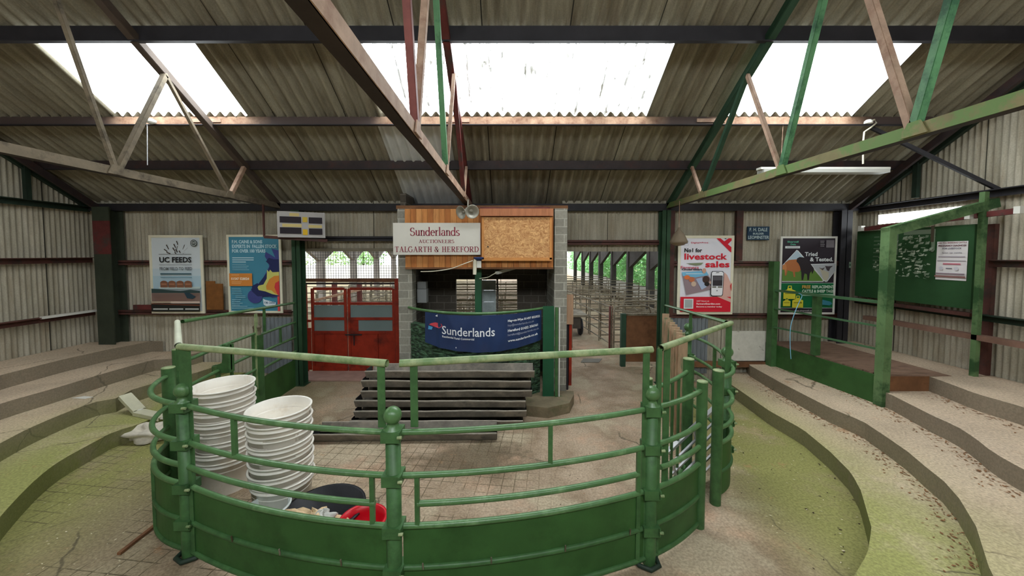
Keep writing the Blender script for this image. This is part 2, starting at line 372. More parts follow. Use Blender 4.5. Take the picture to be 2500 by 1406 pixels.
def dup(root, loc, rotz=None, label=None, group=None, rot=None):
    def cp(o, par):
        c = o.copy(); COL.objects.link(c); c.parent = par
        for ch in list(o.children): cp(ch, c)
        return c
    r = cp(root, None); r.location = loc
    if rotz is not None: r.rotation_euler = (0,0,rotz)
    if rot is not None: r.rotation_euler = rot
    if label: r['label'] = label
    if group: r['group'] = group
    return r
def one(mb, name, mat, label, cat, group=None):
    return close(tag(mb.build(name, mat), label, cat, group))

# lettering: text turned into flat faces fitted to a box
TC = {}
def text_faces(s, bold=0):
    if (s, bold) in TC: return TC[(s, bold)]
    cu = bpy.data.curves.new('t', 'FONT'); cu.body = s; cu.resolution_u = 2; cu.offset = bold; cu.fill_mode = 'FRONT'
    ob = bpy.data.objects.new('t', cu); COL.objects.link(ob)
    me = bpy.data.meshes.new_from_object(ob)
    vs = [(v.co.x, v.co.y) for v in me.vertices]; fs = [tuple(p.vertices) for p in me.polygons]
    bpy.data.objects.remove(ob); bpy.data.curves.remove(cu); bpy.data.meshes.remove(me)
    x0, x1 = min(v[0] for v in vs), max(v[0] for v in vs); y0, y1 = min(v[1] for v in vs), max(v[1] for v in vs)
    r = ([((x-x0)/(x1-x0), (y1-y)/(y1-y0)) for x, y in vs], fs); TC[(s, bold)] = r; return r
def arc(cx, cy, rx, ry, a0, a1, n=14):
    return [(cx+rx*math.cos(math.radians(a0+(a1-a0)*i/n)), cy+ry*math.sin(math.radians(a0+(a1-a0)*i/n))) for i in range(n+1)]
# serif letters as strokes: list of ('s', points) contrast strokes and ('r', x0,y0,x1,y1) bars; last number is the advance
def serif(ch):
    K, T = .15, .055
    st = lambda x, a=0, b=1: ('r', x-K/2, a, x+K/2, b)
    sf = lambda x, y, w=.17: ('r', x-w, y-T/2 if y > .02 and y < .98 else (y if y < .5 else y-T), x+w, (y+T/2) if .02 < y < .98 else (y+T if y < .5 else y))
    D = {
     'T': ([st(.4), sf(.4,0), ('r',.02,1-T,.78,1), ('r',.02,.74,.07,1), ('r',.73,.74,.78,1)], .86),
     'A': ([('s',[(.13,0),(.42,1)],T), ('s',[(.42,1),(.74,0)],K), ('r',.22,.32,.62,.32+T), sf(.13,0,.13), sf(.74,0,.17)], .95),
     'L': ([st(.2), sf(.2,1), ('r',.03,0,.68,T), ('r',.63,0,.68,.3)], .76),
     'G': ([('c',arc(.46,.5,.4,.5,55,305)), ('r',.68,.05,.8,.42), sf(.74,.42,.15), ('r',.68,.7,.73,.98)], .98),
     'C': ([('c',arc(.46,.5,.4,.5,50,310)), ('r',.7,.68,.75,.96)], .88),
     'R': ([st(.2), sf(.2,0), ('r',.03,1-T,.45,1), ('c',arc(.42,.75,.24,.24,-90,90)), ('r',.2,.48,.45,.48+T), ('s',[(.42,.5),(.72,0)],K), sf(.74,0,.12)], .92),
     'H': ([st(.2), st(.7), sf(.2,0), sf(.2,1), sf(.7,0), sf(.7,1), ('r',.2,.49,.7,.49+T)], .98),
     'E': ([st(.2), ('r',.03,0,.7,T), ('r',.03,1-T,.68,1), ('r',.2,.49,.52,.49+T), ('r',.65,0,.7,.28), ('r',.63,.74,.68,1), ('r',.48,.38,.53,.64)], .82),
     'F': ([st(.2), sf(.2,0), ('r',.03,1-T,.68,1), ('r',.2,.49,.52,.49+T), ('r',.63,.74,.68,1), ('r',.48,.38,.53,.64)], .78),
     'O': ([('c',arc(.46,.5,.4,.5,0,360,28))], 1.0),
     'D': ([st(.2), ('r',.03,0,.42,T), ('r',.03,1-T,.42,1), ('c',arc(.4,.5,.4,.48,-90,90,16))], .95),
     'U': ([st(.2,.25,1), sf(.2,1), sf(.72,1,.13), ('r',.69,.3,.75,1), ('c',arc(.46,.3,.28,.28,180,360))], .95),
     'I': ([st(.2), sf(.2,0), sf(.2,1)], .44),
     'N': ([('r',.14,0,.2,1), ('s',[(.16,1),(.72,0)],K), ('r',.7,0,.76,1), sf(.17,0,.13), sf(.12,1,.1), sf(.73,1,.13)], .96),
     'S': ([('c',arc(.34,.74,.25,.24,30,270)+arc(.34,.26,.27,.25,90,-150)), ('r',.53,.7,.58,.95), ('r',.05,.05,.1,.3)], .72),
     '&': ([('c',arc(.36,.78,.17,.19,-60,250)+[(.62,.06)]), ('s',[(.28,.62),(.72,.03)],K*.9), ('c',arc(.34,.27,.27,.26,130,320)), ('s',[(.54,.1),(.8,.5)],T), sf(.8,.5,.1)], 1.0),
     ' ': ([], .4),
     'u': ([st(.15,.2,.68), ('r',.02,.63,.2,.68), st(.52,0,.68), ('r',.4,.63,.55,.68), ('c',arc(.33,.2,.18,.18,180,350)), sf(.55,0,.09)], .68),
     'n': ([st(.15,0,.68), ('r',.02,.63,.15,.68), sf(.15,0,.13), st(.52,0,.45), sf(.52,0,.13), ('c',arc(.33,.45,.19,.2,0,170))], .68),
     'd': ([('c',arc(.3,.33,.23,.32,40,320)), st(.55,0,1.08), ('r',.42,1.03,.55,1.08), sf(.6,0,.09)], .72),
     'e': ([('c',arc(.3,.33,.24,.33,0,315)), ('r',.1,.34,.55,.34+T)], .62),
     'r': ([st(.15,0,.68), ('r',.02,.63,.15,.68), sf(.15,0,.14), ('c',arc(.36,.42,.2,.22,60,160))], .48),
     'l': ([st(.15,0,1.08), ('r',.02,1.03,.15,1.08), sf(.15,0,.14)], .34),
     'a': ([('c',arc(.3,.46,.2,.2,10,160)), st(.47,0,.48), ('c',arc(.27,.19,.19,.18,70,330)), sf(.53,0,.08)], .64),
     's': ([('c',arc(.25,.5,.17,.16,30,270)+arc(.25,.17,.19,.16,90,-150))], .52),
    }
    return D[ch]
def serif_faces(s):
    vs, fs = [], []; x = 0
    def strip(pts, ws):
        o = len(vs)
        for i, p in enumerate(pts):
            a, b = pts[max(i-1,0)], pts[min(i+1,len(pts)-1)]; d = Vector((b[0]-a[0], b[1]-a[1])).normalized(); nrm = Vector((-d.y, d.x))*ws[i]/2
            vs.append((x+p[0]+nrm.x, p[1]+nrm.y)); vs.append((x+p[0]-nrm.x, p[1]-nrm.y))
        for i in range(len(pts)-1): fs.append((o+2*i+1, o+2*i+3, o+2*i+2, o+2*i))
    for ch in s:
        g, adv = serif(ch)
        for e in g:
            if e[0] == 'r':
                o = len(vs); _, a, b, c, d = e; vs.extend([(x+a,b),(x+c,b),(x+c,d),(x+a,d)]); fs.append((o,o+1,o+2,o+3))
            elif e[0] == 's': strip(e[1], [e[2]]*len(e[1]))
            else:
                pts = e[1]; ws = []
                for i in range(len(pts)):
                    a, b = pts[max(i-1,0)], pts[min(i+1,len(pts)-1)]; d = Vector((b[0]-a[0], b[1]-a[1])).normalized(); ws.append(.055+.1*abs(d.y)**1.5)
                strip(pts, ws)
        x += adv
    X1 = max(v[0] for v in vs); top = max(v[1] for v in vs)
    return [(a/X1, (top-b)/top) for a, b in vs], fs

class Art:
    """flat printed artwork: coordinates u right, v down, both 0..1 of the sheet"""
    def __init__(s, o, r, d, lift=.0012, warp=None):
        s.o, s.r, s.d = Vector(o), Vector(r), Vector(d); s.n = s.r.cross(s.d).normalized()*-1; s.k = 0; s.mb = MB(); s.lift = lift; s.warp = warp
    def P(s, u, v):
        p = s.o + s.r*u + s.d*v + s.n*(s.lift*s.k)
        return p + s.n*s.warp(u, v) if s.warp else p
    def poly(s, pts, col):
        s.k += 1; s.mb.add([s.P(*p) for p in pts], [tuple(range(len(pts)))], col); return s
    def rect(s, u0, v0, u1, v1, col, nx=1, ny=1):
        s.k += 1; vs = [s.P(u0+(u1-u0)*i/nx, v0+(v1-v0)*j/ny) for j in range(ny+1) for i in range(nx+1)]
        s.mb.add(vs, [(j*(nx+1)+i,(j+1)*(nx+1)+i,(j+1)*(nx+1)+i+1,j*(nx+1)+i+1) for j in range(ny) for i in range(nx)], col, nx > 1); return s
    def ell(s, u, v, ru, rv, col, n=20):
        return s.poly([(u+ru*math.cos(2*math.pi*i/n), v+rv*math.sin(2*math.pi*i/n)) for i in range(n)], col)
    def faces(s, vf, u0, v0, u1, v1, col):
        s.k += 1; s.mb.add([s.P(u0+(u1-u0)*a, v0+(v1-v0)*b) for a, b in vf[0]], vf[1], col); return s
    def text(s, t, u0, v0, u1, v1, col, bold=.02): return s.faces(text_faces(t, bold), u0, v0, u1, v1, col)
    def serif(s, t, u0, v0, u1, v1, col): return s.faces(serif_faces(t), u0, v0, u1, v1, col)
    def small(s, u0, v, u1, n, h, gap, col, seed=1):           # lines of print too small to read
        R = random.Random(seed)
        for i in range(n): s.rect(u0, v+i*gap, u0+(u1-u0)*R.uniform(.6,1), v+i*gap+h, col)
        return s
# ================================================================== SHELL
WB, WL, WR, WF = 7.0, -7.85, 6.6, -5.0          # back, left, right, front wall
def roofz(y): return H + 1.0 + .604*(WB-y) if y >= 1.0 else H + 1.0 + .604*(WB-1.0) - .604*(1.0-y)
# floor, with the yard beyond it
fm = MB(); fm.add([(-30,-6,0),(25,-6,0),(25,60,0),(-30,60,0)], [(0,1,2,3)])
struct(fm.build('floor', floorm))
# roof sheets with three rooflight openings, and unseen ones added behind the camera
P2, P3 = 5.40, 4.47
SK = [(-5.60,-3.72), (-1.78,1.98), (3.02,4.90)]
def corr_strip(mb, x0, x1, ya, yb, mat, dz=0, pitch=.1465, amp=.034, seg=8):
    i0, i1 = round(x0/pitch*seg), round(x1/pitch*seg); vs, fs = [], []
    for i in range(i0, i1+1):
        x = i*pitch/seg; o = amp*math.cos(2*math.pi*i/seg)
        for y in (ya, yb): vs.append((x, y, roofz(y)+o+dz))
    n = i1-i0
    for i in range(n): fs.append((2*i, 2*i+1, 2*i+3, 2*i+2))
    mb.add(vs, fs, mat, True)
rf = MB()
corr_strip(rf, WL, WR, 7.25, 6.16, roofm); corr_strip(rf, WL, WR, 6.24, P2-.03, roofm, .012)
edges = [WL]+[e for p in SK for e in p]+[WR]
for i in range(0, len(edges), 2): corr_strip(rf, edges[i], edges[i+1], P2+.05, P3-.05, roofm, .024)
corr_strip(rf, WL, WR, P3+.03, 1.0, roofm, .036)
corr_strip(rf, WL, WR, 1.0, -1.4, roofm, 0)
for i in range(0, len(edges), 2): corr_strip(rf, edges[i], edges[i+1], -1.4, -2.6, roofm)
corr_strip(rf, WL, WR, -2.6, -5.2, roofm)
struct(rf.build('ceiling', roofm))
pm = MB(); corr_strip(pm, -1.92, -.88, 7.2, P2+.02, roofpale, -.006); one(pm, 'roof_sheet', roofpale, 'pale grey newer roofing sheet in the slope above the auctioneer sign', 'roof sheet')
skm = [sky_pane_mat(0), sky_pane_mat(1), sky_pane_mat(0)]
for k, (a, b) in enumerate(SK):
    s = MB(); corr_strip(s, a, b, P2+.02, P3-.04, skm[k], .03); struct(s.build('window_%d' % (k+1), skm[k]))
for k, (a, b) in enumerate(SK):  # unseen rooflights added on the rear slope to light the shed
    s = MB(); corr_strip(s, a, b, -1.4, -2.6, skm[0], .03); struct(s.build('window_%d' % (k+4), skm[0]))

# back wall sheeting (vertical corrugation), built in pieces round the openings
def corr_wall(mb, x0, x1, z0, z1, y, mat, pitch=.073, amp=.012, seg=6):
    i0, i1 = round(x0/pitch*seg), round(x1/pitch*seg); vs = []
    for i in range(i0, i1+1):
        o = amp*math.cos(2*math.pi*i/seg)
        for z in (z0, z1): vs.append((i*pitch/seg, y+o, z))
    mb.add(vs, [(2*i, 2*i+2, 2*i+3, 2*i+1) for i in range(i1-i0)], mat, True)
zOp = 2.50
xl0 = at(742,800,Y=WB).x; xl1 = -1.86; xr0 = 1.02; xr1 = at(1612,800,Y=WB).x
wb = MB()
corr_wall(wb, WL-.12, xl0, 0, H+1.0, WB, wallm); corr_wall(wb, xl0, xl1, zOp, H+1.0, WB, wallm)
corr_wall(wb, xr0, xr1, zOp, H+1.0, WB, wallm); corr_wall(wb, xr1, WR+.12, 0, H+1.0, WB, wallm)
struct(wb.build('wall_back', wallm))
def gable(name, x, hole=None):
    mb = MB(); pitch = .073; seg = 6
    def piece(ya, yb, za, zb, m=mb, mt=wallside):
        i0, i1 = round(ya/pitch*seg), round(yb/pitch*seg); vs = []
        for i in range(i0, i1+1):
            y = i*pitch/seg; o = .012*math.cos(2*math.pi*i/seg); vs += [(x+o, y, za), (x+o, y, zb if zb else roofz(y)+.03)]
        m.add(vs, [(2*i, 2*i+2, 2*i+3, 2*i+1) for i in range(i1-i0)], mt, True)
    if hole:
        ya, yb, za, zb = hole
        piece(WF, ya, 0, None); piece(yb, WB+.1, 0, None); piece(ya, yb, 0, za); piece(ya, yb, zb, None)
        w_ = MB(); piece(ya, yb, za, zb, w_, skm[0]); struct(w_.build('window_7', skm[0]))
    else: piece(WF, WB+.1, 0, None)
    struct(mb.build(name, wallside))
gable('wall_left', WL); gable('wall_right', WR, (5.35, 6.62, at(2120,549,X=WR).z, at(2120,533,X=WR).z+.04))
wf = MB(); corr_wall(wf, WL, WR, 0, roofz(WF), WF, wallm); struct(wf.build('wall_front', wallm))

# ------------------------------------------------------------------ concrete terrace steps (U shaped round the ring)
def resample(pts, n):
    L = [0]
    for i in range(1, len(pts)): L.append(L[-1]+math.dist(pts[i-1], pts[i]))
    out = []
    for k in range(n):
        t = L[-1]*k/(n-1); i = 1
        while i < len(L)-1 and L[i] < t: i += 1
        f = (t-L[i-1])/max(1e-9, L[i]-L[i-1]); a, b = pts[i-1], pts[i]; out.append((a[0]+(b[0]-a[0])*f, a[1]+(b[1]-a[1])*f))
    return out
def px(l, z): return [tuple(at(x, y, Z=z)[:2]) for x, y in l]
zs = [.2, .4, .6, .8]
R1 = px([(1786,939),(1880,1004),(1960,1048),(2027,1103),(2078,1154),(2102,1198),(2128,1289),(2118,1352)], .2)
R2 = px([(1829,891),(1908,935),(2027,996),(2106,1028),(2165,1067),(2217,1103),(2264,1143),(2304,1174),(2343,1218),(2383,1285),(2418,1396)], .4)
R3 = px([(2171,961),(2280,1016),(2335,1040),(2383,1071),(2422,1103),(2500,1147)], .6)
R4 = px([(2282,923),(2383,961),(2500,994)], .8)
L1 = px([(0,1261),(43,1214),(86,1171),(129,1136),(172,1110),(228,1080),(276,1054),(323,1041),(366,1024)], .2)
L2 = px([(0,1082),(65,1048),(129,1020),(194,994),(241,979),(284,972),(323,951),(397,929)], .4)
L3 = px([(0,985),(129,949),(259,910),(345,886),(397,873)], .6)
L4 = px([(0,916),(151,878),(259,854),(375,832)], .8)
E1 = [(3.9,6.95)]+R1+[(2.0,2.2),(1.2,1.75),(0,1.5),(-1.5,1.5),(-3.0,1.95),(-3.9,2.6)]+L1+[(-5.12,5.9),(-5.0,6.95)]
E2 = [(4.55,6.95)]+R2+[(2.7,1.75),(1.6,1.2),(0,.95),(-1.6,.95),(-3.4,1.4),(-4.6,2.4)]+L2+[(-5.4,6.3),(-5.3,6.95)]
E3 = [(5.0,6.95)]+R3+[(4.3,2.2),(3.2,1.2),(1.8,.65),(0,.4),(-1.8,.4),(-3.8,.9),(-5.2,2.2)]+L3+[(-5.95,6.4),(-5.8,6.95)]
E4 = [(5.78,6.95)]+R4+[(4.9,2.0),(3.6,.7),(2.0,.1),(0,-.15),(-2.0,-.15),(-4.2,.4),(-5.9,2.0)]+L4
E4 = [p for p in E4]
E5 = [(6.58,6.95),(6.58,0),(6.58,-4.95),(-7.83,-4.95),(-7.83,0),(-7.83,6.95),(-6.55,6.95)]
print('steps', [tuple(round(c,2) for c in p) for p in R1+L1], L4[-1])
N = 150
def split(E, n=N):                                  # match bands by angle about the ring
    import bisect
    c = (-.6, 4.2); pts = resample(E, 900)
    A = [math.atan2(p[1]-c[1], p[0]-c[0]) for p in pts]
    A = [a if a < math.pi/2 else a-2*math.pi for a in A]
    out = []; a0, a1 = A[0], A[-1]
    for k in range(n):
        t = a0+(a1-a0)*k/(n-1); j = min(range(len(A)), key=lambda i: abs(A[i]-t)); out.append(pts[j])
    return out
EE = [split(e) for e in (E1,E2,E3,E4,E5)]
names = ['lowest mossy curved concrete step around the sale ring', 'second curved concrete step up from the sale ring floor', 'third curved concrete step up from the sale ring floor', 'topmost broad concrete step running along the side walls']
for k in range(4):
    mb = MB(); mb.band(EE[k], EE[k+1], 0, zs[k], stepm)
    o = mb.build('concrete_step', stepm); tag(o, names[k], 'step', 'curved concrete steps around the ring'); close(o)

# ------------------------------------------------------------------ steel frame
def zr(y): return H + .86 + .604*(WB-y)        # top line of the rafters
chord_shade = M('shaded_chord_underside', (52,44,40), .7, var=.3, scale=4)  # bottom leg coloured dark to stand for the shade under the chord
def truss(X, label, chordm, raftm, webs, chord=.085):
    t = thing('roof_truss', label, 'roof truss', 'steel roof trusses')
    zc = H+.85; sg = 1 if X < 0 else -1
    m = MB(); m.box((min(X,X-sg*chord),WF+.1,zc-.006),(max(X,X-sg*chord),6.95,zc+.006), chord_shade); m.box((X-.006,WF+.1,zc-.006),(X+.006,6.95,zc+chord), chordm); m.build('bottom_chord', None, t)
    m = MB(); m.angle((X,6.95,zr(6.95)-.08),(X,1.0,zr(1.0)-.08), .08, .012, flip=sg); m.build('rafter', raftm, t)
    m = MB(); m.angle((X,1.0,zr(1.0)-.08),(X,WF+.1,zr(2-WF-.1)-.08), .08, .012, flip=sg); m.build('rafter', raftm, t)
    A, B, Cc = 5.62, 4.0, 2.70; Q1, Q2, Q3, Q4 = 5.95, 4.62, 3.35, 2.0
    for (ya, yb), m_ in zip(((A,Q1),(A,Q2),(B,Q2),(B,Q3),(Cc,Q3),(Cc,Q4)), webs):
        w_ = .05 if m_[1] else .035
        MB().angle((X+.015*sg,ya,zc+.03),(X+.015*sg,yb,zr(yb)-.1), w_, .008, up=(0,1,0), flip=sg).build('web_member', m_[0], t)
        MB().angle((X+.015*sg,2-ya,zc+.03),(X+.015*sg,2-yb,zr(yb)-.1), w_, .008, up=(0,1,0), flip=sg).build('web_member', m_[0], t)
    for yn in (A, B, Cc):
        g_ = MB(); g_.add([(X+.012*sg,yn-.09,zc+.0),(X+.012*sg,yn+.09,zc+.0),(X+.012*sg,yn+.04,zc+.1),(X+.012*sg,yn-.04,zc+.1),(X+.022*sg,yn-.09,zc+.0),(X+.022*sg,yn+.09,zc+.0),(X+.022*sg,yn+.04,zc+.1),(X+.022*sg,yn-.04,zc+.1)], [(0,1,2,3),(7,6,5,4),(0,4,5,1),(1,5,6,2),(2,6,7,3),(3,7,4,0)]); g_.build('gusset_plate', chordm, t)
    return close(t)
greyst = M('grey_dusty_steel', (128,116,98), .75, var=.2, scale=7, rgb2=(84,76,64), mix=(.5,.65))
gst = M('green_steel_light', (86,134,92), .55, var=.2, scale=5, rgb2=(44,84,58), mix=(.5,.64))
gst2 = M('green_steel_dark', (44,72,54), .6, var=.25, scale=5)
gchord = M('mossy_green_tan_steel', (132,124,88), .7, var=.2, scale=3, rgb2=(108,134,80), mix=(.48,.56))
truss(-4.2, 'grey-brown steel roof truss nearest the left wall', greyst, M('dim_steel', (84,72,64), .7, var=.2), [(tan,1),(greyst,0),(greyst,1),(greyst,0),(greyst,1),(greyst,0)])
truss(-.66, 'brown and red steel roof truss ending above the horn loudspeakers', tan, maroon, [(tan,0),(maroon,1),(tan,0),(gst,1),(tan,1),(redst,1)])
truss(2.93, 'green steel roof truss meeting the wall above the right passage', gchord, gst2, [(tan,0),(gst2,1),(tan,0),(gst,1),(tan,1),(gst,1)])
for X, lb in ((WL+.08,'dark steel gable rafter on the left end wall'), (WR-.08,'dark steel gable rafter on the right end wall')):
    m = MB(); m.bar((X,6.95,zr(6.95)-.02),(X,1,zr(1)-.02), .06, .14); m.bar((X,1,zr(1)-.02),(X,WF,zr(2-WF)-.02), .06, .14)
    one(m, 'gable_rafter', greendark, lb, 'rafter', 'gable rafters')
m = MB(); m.bar((WL+.3,6.95,zr(6.95)-.1),(WL+.3,1,zr(1)-.1), .05, .1); one(m, 'gable_rafter', steel, 'second dark rafter beside the left gable rafter', 'rafter', 'gable rafters')
m = MB(); m.bar((WR-.3,6.95,zr(6.95)-.1),(WR-.3,1,zr(1)-.1), .05, .1); one(m, 'gable_rafter', steel, 'second dark rafter beside the right gable rafter', 'rafter', 'gable rafters')
# purlins and eave beam; middle purlin's rust brightened by colour below each rooflight to suggest its light
rust_skylit = bpy.data.materials.new('rust_skylit_purlin'); rust_skylit.use_nodes = True; _n = rust_skylit.node_tree; _b = _n.nodes['Principled BSDF']; _b.inputs['Roughness'].default_value = .75
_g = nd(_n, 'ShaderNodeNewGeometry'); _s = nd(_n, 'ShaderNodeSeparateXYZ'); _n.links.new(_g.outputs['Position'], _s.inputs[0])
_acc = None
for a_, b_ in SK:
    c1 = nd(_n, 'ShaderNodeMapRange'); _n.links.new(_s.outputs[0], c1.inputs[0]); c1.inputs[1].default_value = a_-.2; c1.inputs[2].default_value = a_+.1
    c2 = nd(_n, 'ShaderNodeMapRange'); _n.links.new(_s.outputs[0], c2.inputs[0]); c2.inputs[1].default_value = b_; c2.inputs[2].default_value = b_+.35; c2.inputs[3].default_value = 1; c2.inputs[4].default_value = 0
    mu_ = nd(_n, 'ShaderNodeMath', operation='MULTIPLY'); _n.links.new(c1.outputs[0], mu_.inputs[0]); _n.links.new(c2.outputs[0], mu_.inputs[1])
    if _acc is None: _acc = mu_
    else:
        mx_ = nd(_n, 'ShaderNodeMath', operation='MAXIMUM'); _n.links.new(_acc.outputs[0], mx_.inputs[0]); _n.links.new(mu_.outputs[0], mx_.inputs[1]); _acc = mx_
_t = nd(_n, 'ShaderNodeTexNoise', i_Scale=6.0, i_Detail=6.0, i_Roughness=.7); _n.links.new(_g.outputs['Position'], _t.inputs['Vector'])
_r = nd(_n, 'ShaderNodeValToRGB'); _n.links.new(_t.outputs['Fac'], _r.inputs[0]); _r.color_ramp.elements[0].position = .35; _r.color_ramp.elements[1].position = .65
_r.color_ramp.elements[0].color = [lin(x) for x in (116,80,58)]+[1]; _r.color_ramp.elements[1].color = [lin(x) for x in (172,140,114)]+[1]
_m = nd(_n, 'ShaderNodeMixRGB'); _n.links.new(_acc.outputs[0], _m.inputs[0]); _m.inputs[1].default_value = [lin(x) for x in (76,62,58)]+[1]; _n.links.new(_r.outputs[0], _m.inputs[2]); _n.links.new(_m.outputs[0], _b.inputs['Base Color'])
def purlin(y, mat, label, h=.13, z=None, x0=WL+.12, x1=WR-.12):
    zb = (H+.86+.604*(WB-y)) if z is None else z
    m = MB(); m.box((x0,y-.006,zb),(x1,y+.006,zb+h)); m.box((x0,y-.05,zb),(x1,y-.006,zb+.012), MC['black_steel']); m.box((x0,y+.006,zb+h-.012),(x1,y+.05,zb+h))
    return one(m, 'roof_purlin', mat, label, 'purlin', 'roof purlins')
purlin(6.11, steel, 'dark purlin between the eave beam and the rusty purlin', .15, H+1.372)
p2 = purlin(5.39, rust_skylit, 'rusty purlin along the lower edge of the rooflights')
purlin(4.33, blackst, 'thick black purlin along the upper edge of the rooflights', .19, H+2.40)
purlin(3.35, blackst, 'purlin on the upper roof slope above the black one'); purlin(2.2, blackst, 'purlin nearest the ridge on the ring side')
m = MB(); m.box((WL+.12,6.86,H+.80),(WR-.12,6.97,H+.93)); one(m, 'eave_beam', blackst, 'long dark eave beam along the top of the back wall', 'beam')
for xx in (-.75, 2.9, -4.3):
    m = MB(); m.box((xx-.2,5.37,H+.86+.604*1.61+.05),(xx+.2,5.383,H+.86+.604*1.61+.1)); m_=one(m, 'splice_plate', tan, 'small steel splice plate on the rusty purlin %s' % ('at the middle truss' if xx == -.75 else 'at the green truss' if xx > 0 else 'at the left truss'), 'plate', 'purlin splice plates')
# columns
def column(x, y, w_, d, z0, z1, mat, label):
    m = MB(); m.box((x-w_/2,y-d/2,z0),(x+w_/2,y-d/2+.012,z1)); m.box((x-w_/2,y+d/2-.012,z0),(x+w_/2,y+d/2,z1)); m.box((x-.006,y-d/2,z0),(x+.006,y+d/2,z1))
    m.box((x-w_/2-.03,y-d/2-.02,z0),(x+w_/2+.03,y+d/2+.02,z0+.015))
    return one(m, 'steel_column', mat, label, 'column', 'steel wall columns')
colL = M('column_left_paint', (56,62,50), .6, var=.25, scale=3)
m = MB(); xc = at(276,800,Y=6.8).x; m.box((xc-.15,6.68,.8),(xc+.15,6.70,2.45)); m.box((xc-.15,6.68,2.45),(xc+.15,6.70,3.05),maroon); m.box((xc-.15,6.68,3.05),(xc+.15,6.70,3.3)); m.box((xc-.15,6.92,.8),(xc+.15,6.94,3.3)); m.box((xc-.008,6.7,.8),(xc+.008,6.92,3.3)); one(m, 'steel_column', colL, 'dark green and maroon column in the left corner', 'column', 'steel wall columns')
gx = at(729,800,Y=6.8).x
colg = M('column_green', (44,72,50), .5, var=.2, scale=3)
column(gx, 6.86, .15, .18, 0, H+.80, colg, 'green column beside the red gates')
column(at(1618,800,Y=6.85).x, 6.86, .15, .18, 0, H+.80, colg, 'green column at the right side of the passage')
column(at(2052,700,Y=6.85).x, 6.86, .2, .18, .4, H+.80, blackst, 'black column in the right corner behind the handrail')
# back wall rails
def girt(xa, xb, ya, label, mat=maroon, y=6.93, h=.09):
    z = at((xa+xb)/2, ya, Y=y).z; x0, x1 = at(xa,ya,Y=y).x, at(xb,ya,Y=y).x
    m = MB(); m.box((x0,y-.06,z-.006),(x1,y+.05,z+.006)); m.box((x0,y-.06,z-h/2),(x1,y-.05,z+h/2)); return one(m, 'wall_rail', mat, label, 'rail', 'brown steel wall rails')
brn = M('brown_rail_paint', (84,52,46), .65, var=.3, scale=4, rgb2=(56,50,46), mix=(.5,.64))
girt(297,716,641,'upper brown wall rail behind the two left posters',brn); girt(297,716,761,'lower brown wall rail under the two left posters',brn)
girt(1632,2040,643,'upper brown wall rail behind the two right posters',brn); girt(1632,2040,769,'lower brown wall rail under the two right posters',brn)
girt(738,985,583,'dark header rail over the red gates',blackst); girt(1382,1606,592,'brown header rail over the right passage',brn)
m = MB(); x_ = at(1803,570,Y=6.9).x; m.box((x_-.06,6.86,at(1803,636,Y=6.9).z),(x_+.06,6.93,H+.8)); one(m, 'wall_stud', brn, 'short brown stud between the red poster and the builder plate', 'stud')
m = MB(); x_ = at(1640,560,Y=6.9).x; m.box((x_-.04,6.86,1.3),(x_+.04,6.93,H+.8)); one(m, 'wall_stud', brn, 'narrow brown stud beside the red poster, next to the green column', 'stud')
# side wall rails
def srail(X, y0, z0, y1, z1, label, mat=brn, w_=.10, h=.09):
    m = MB(); m.bar((X,y0,z0),(X,y1,z1), .012, h); sg = 1 if X > 0 else -1; m.bar((X-sg*w_/2,y0,z0+h/2),(X-sg*w_/2,y1,z1+h/2), w_, .012); return one(m, 'wall_rail', mat, label, 'rail', 'brown steel wall rails')
xl = WL+.1
for (a, b), lb, mt in (((( -0,490),(262,515)),'dark rail across the left wall just under the gable',greendark), (((0,639),(262,634)),'middle maroon rail on the left wall',brn), (((0,799),(262,756)),'lower maroon rail on the left wall holding a white strip',brn)):
    pa, pb = at(*a, X=xl), at(*b, X=xl); z = (pa.z+pb.z)/2; srail(xl, -4.9, z, 6.9, z, lb, mt)
m = MB(); a, b = at(62,395,X=xl), at(62,488,X=xl); m.bar((xl,a.y,a.z+.4),(xl,a.y,b.z), .06, .07, up=(0,1,0)); one(m, 'gable_stud', greendark, 'short dark upright in the left gable', 'stud', 'gable studs')
xr = WR-.1
for (a, b), lb, mt in ((((2114,514),(2500,460)),'dark rail across the right wall under the gable',blackst), (((2420,644),(2500,644)),'brown rail on the right wall beside the notice board',brn), (((2140,742),(2500,787)),'green rail on the right wall under the notice board',greendark)):
    pa, pb = at(*a, X=xr), at(*b, X=xr); z = (pa.z+pb.z)/2; srail(xr, -4.9, z, (5.0 if 'beside' in lb else 6.9), z, lb, mt)
p_ = at(2240,380,X=xr); m = MB(); m.bar((xr,p_.y,H+.9),(xr,p_.y,zr(p_.y)-.05), .06, .07, up=(0,1,0)); one(m, 'gable_stud', greendark, 'short dark upright in the right gable', 'stud', 'gable studs')
a, b = at(2190,345,X=5.2), at(2437,462,X=xr); m = MB(); q_ = at(2128,312,Y=5.45); m.bar(tuple(q_),(b.x,b.y,b.z), .045, .045); one(m, 'diagonal_brace', blackst, 'thin dark diagonal brace running down to the right wall', 'brace')
# lower timber rail on the right wall, standing off it
m = MB(); zz = at(2330,810,X=6.35).z; m.box((6.28,2.0,zz-.05),(6.40,6.5,zz+.02)); 
m2 = tag(m.build('bench_rail', M('pinkish_brown_timber', (124,94,80), .8, var=.2, scale=4)), 'long worn brown timber rail low along the right wall', 'rail')
close(m2)
p_ = at(2402,700,X=6.45); m = MB(); m.box((6.50,p_.y-.04,.8),(6.56,p_.y+.04,at(2402,548,X=6.5).z)); one(m, 'steel_column', brn, 'brown-red column on the right wall beside the notice board', 'column', 'steel wall columns')
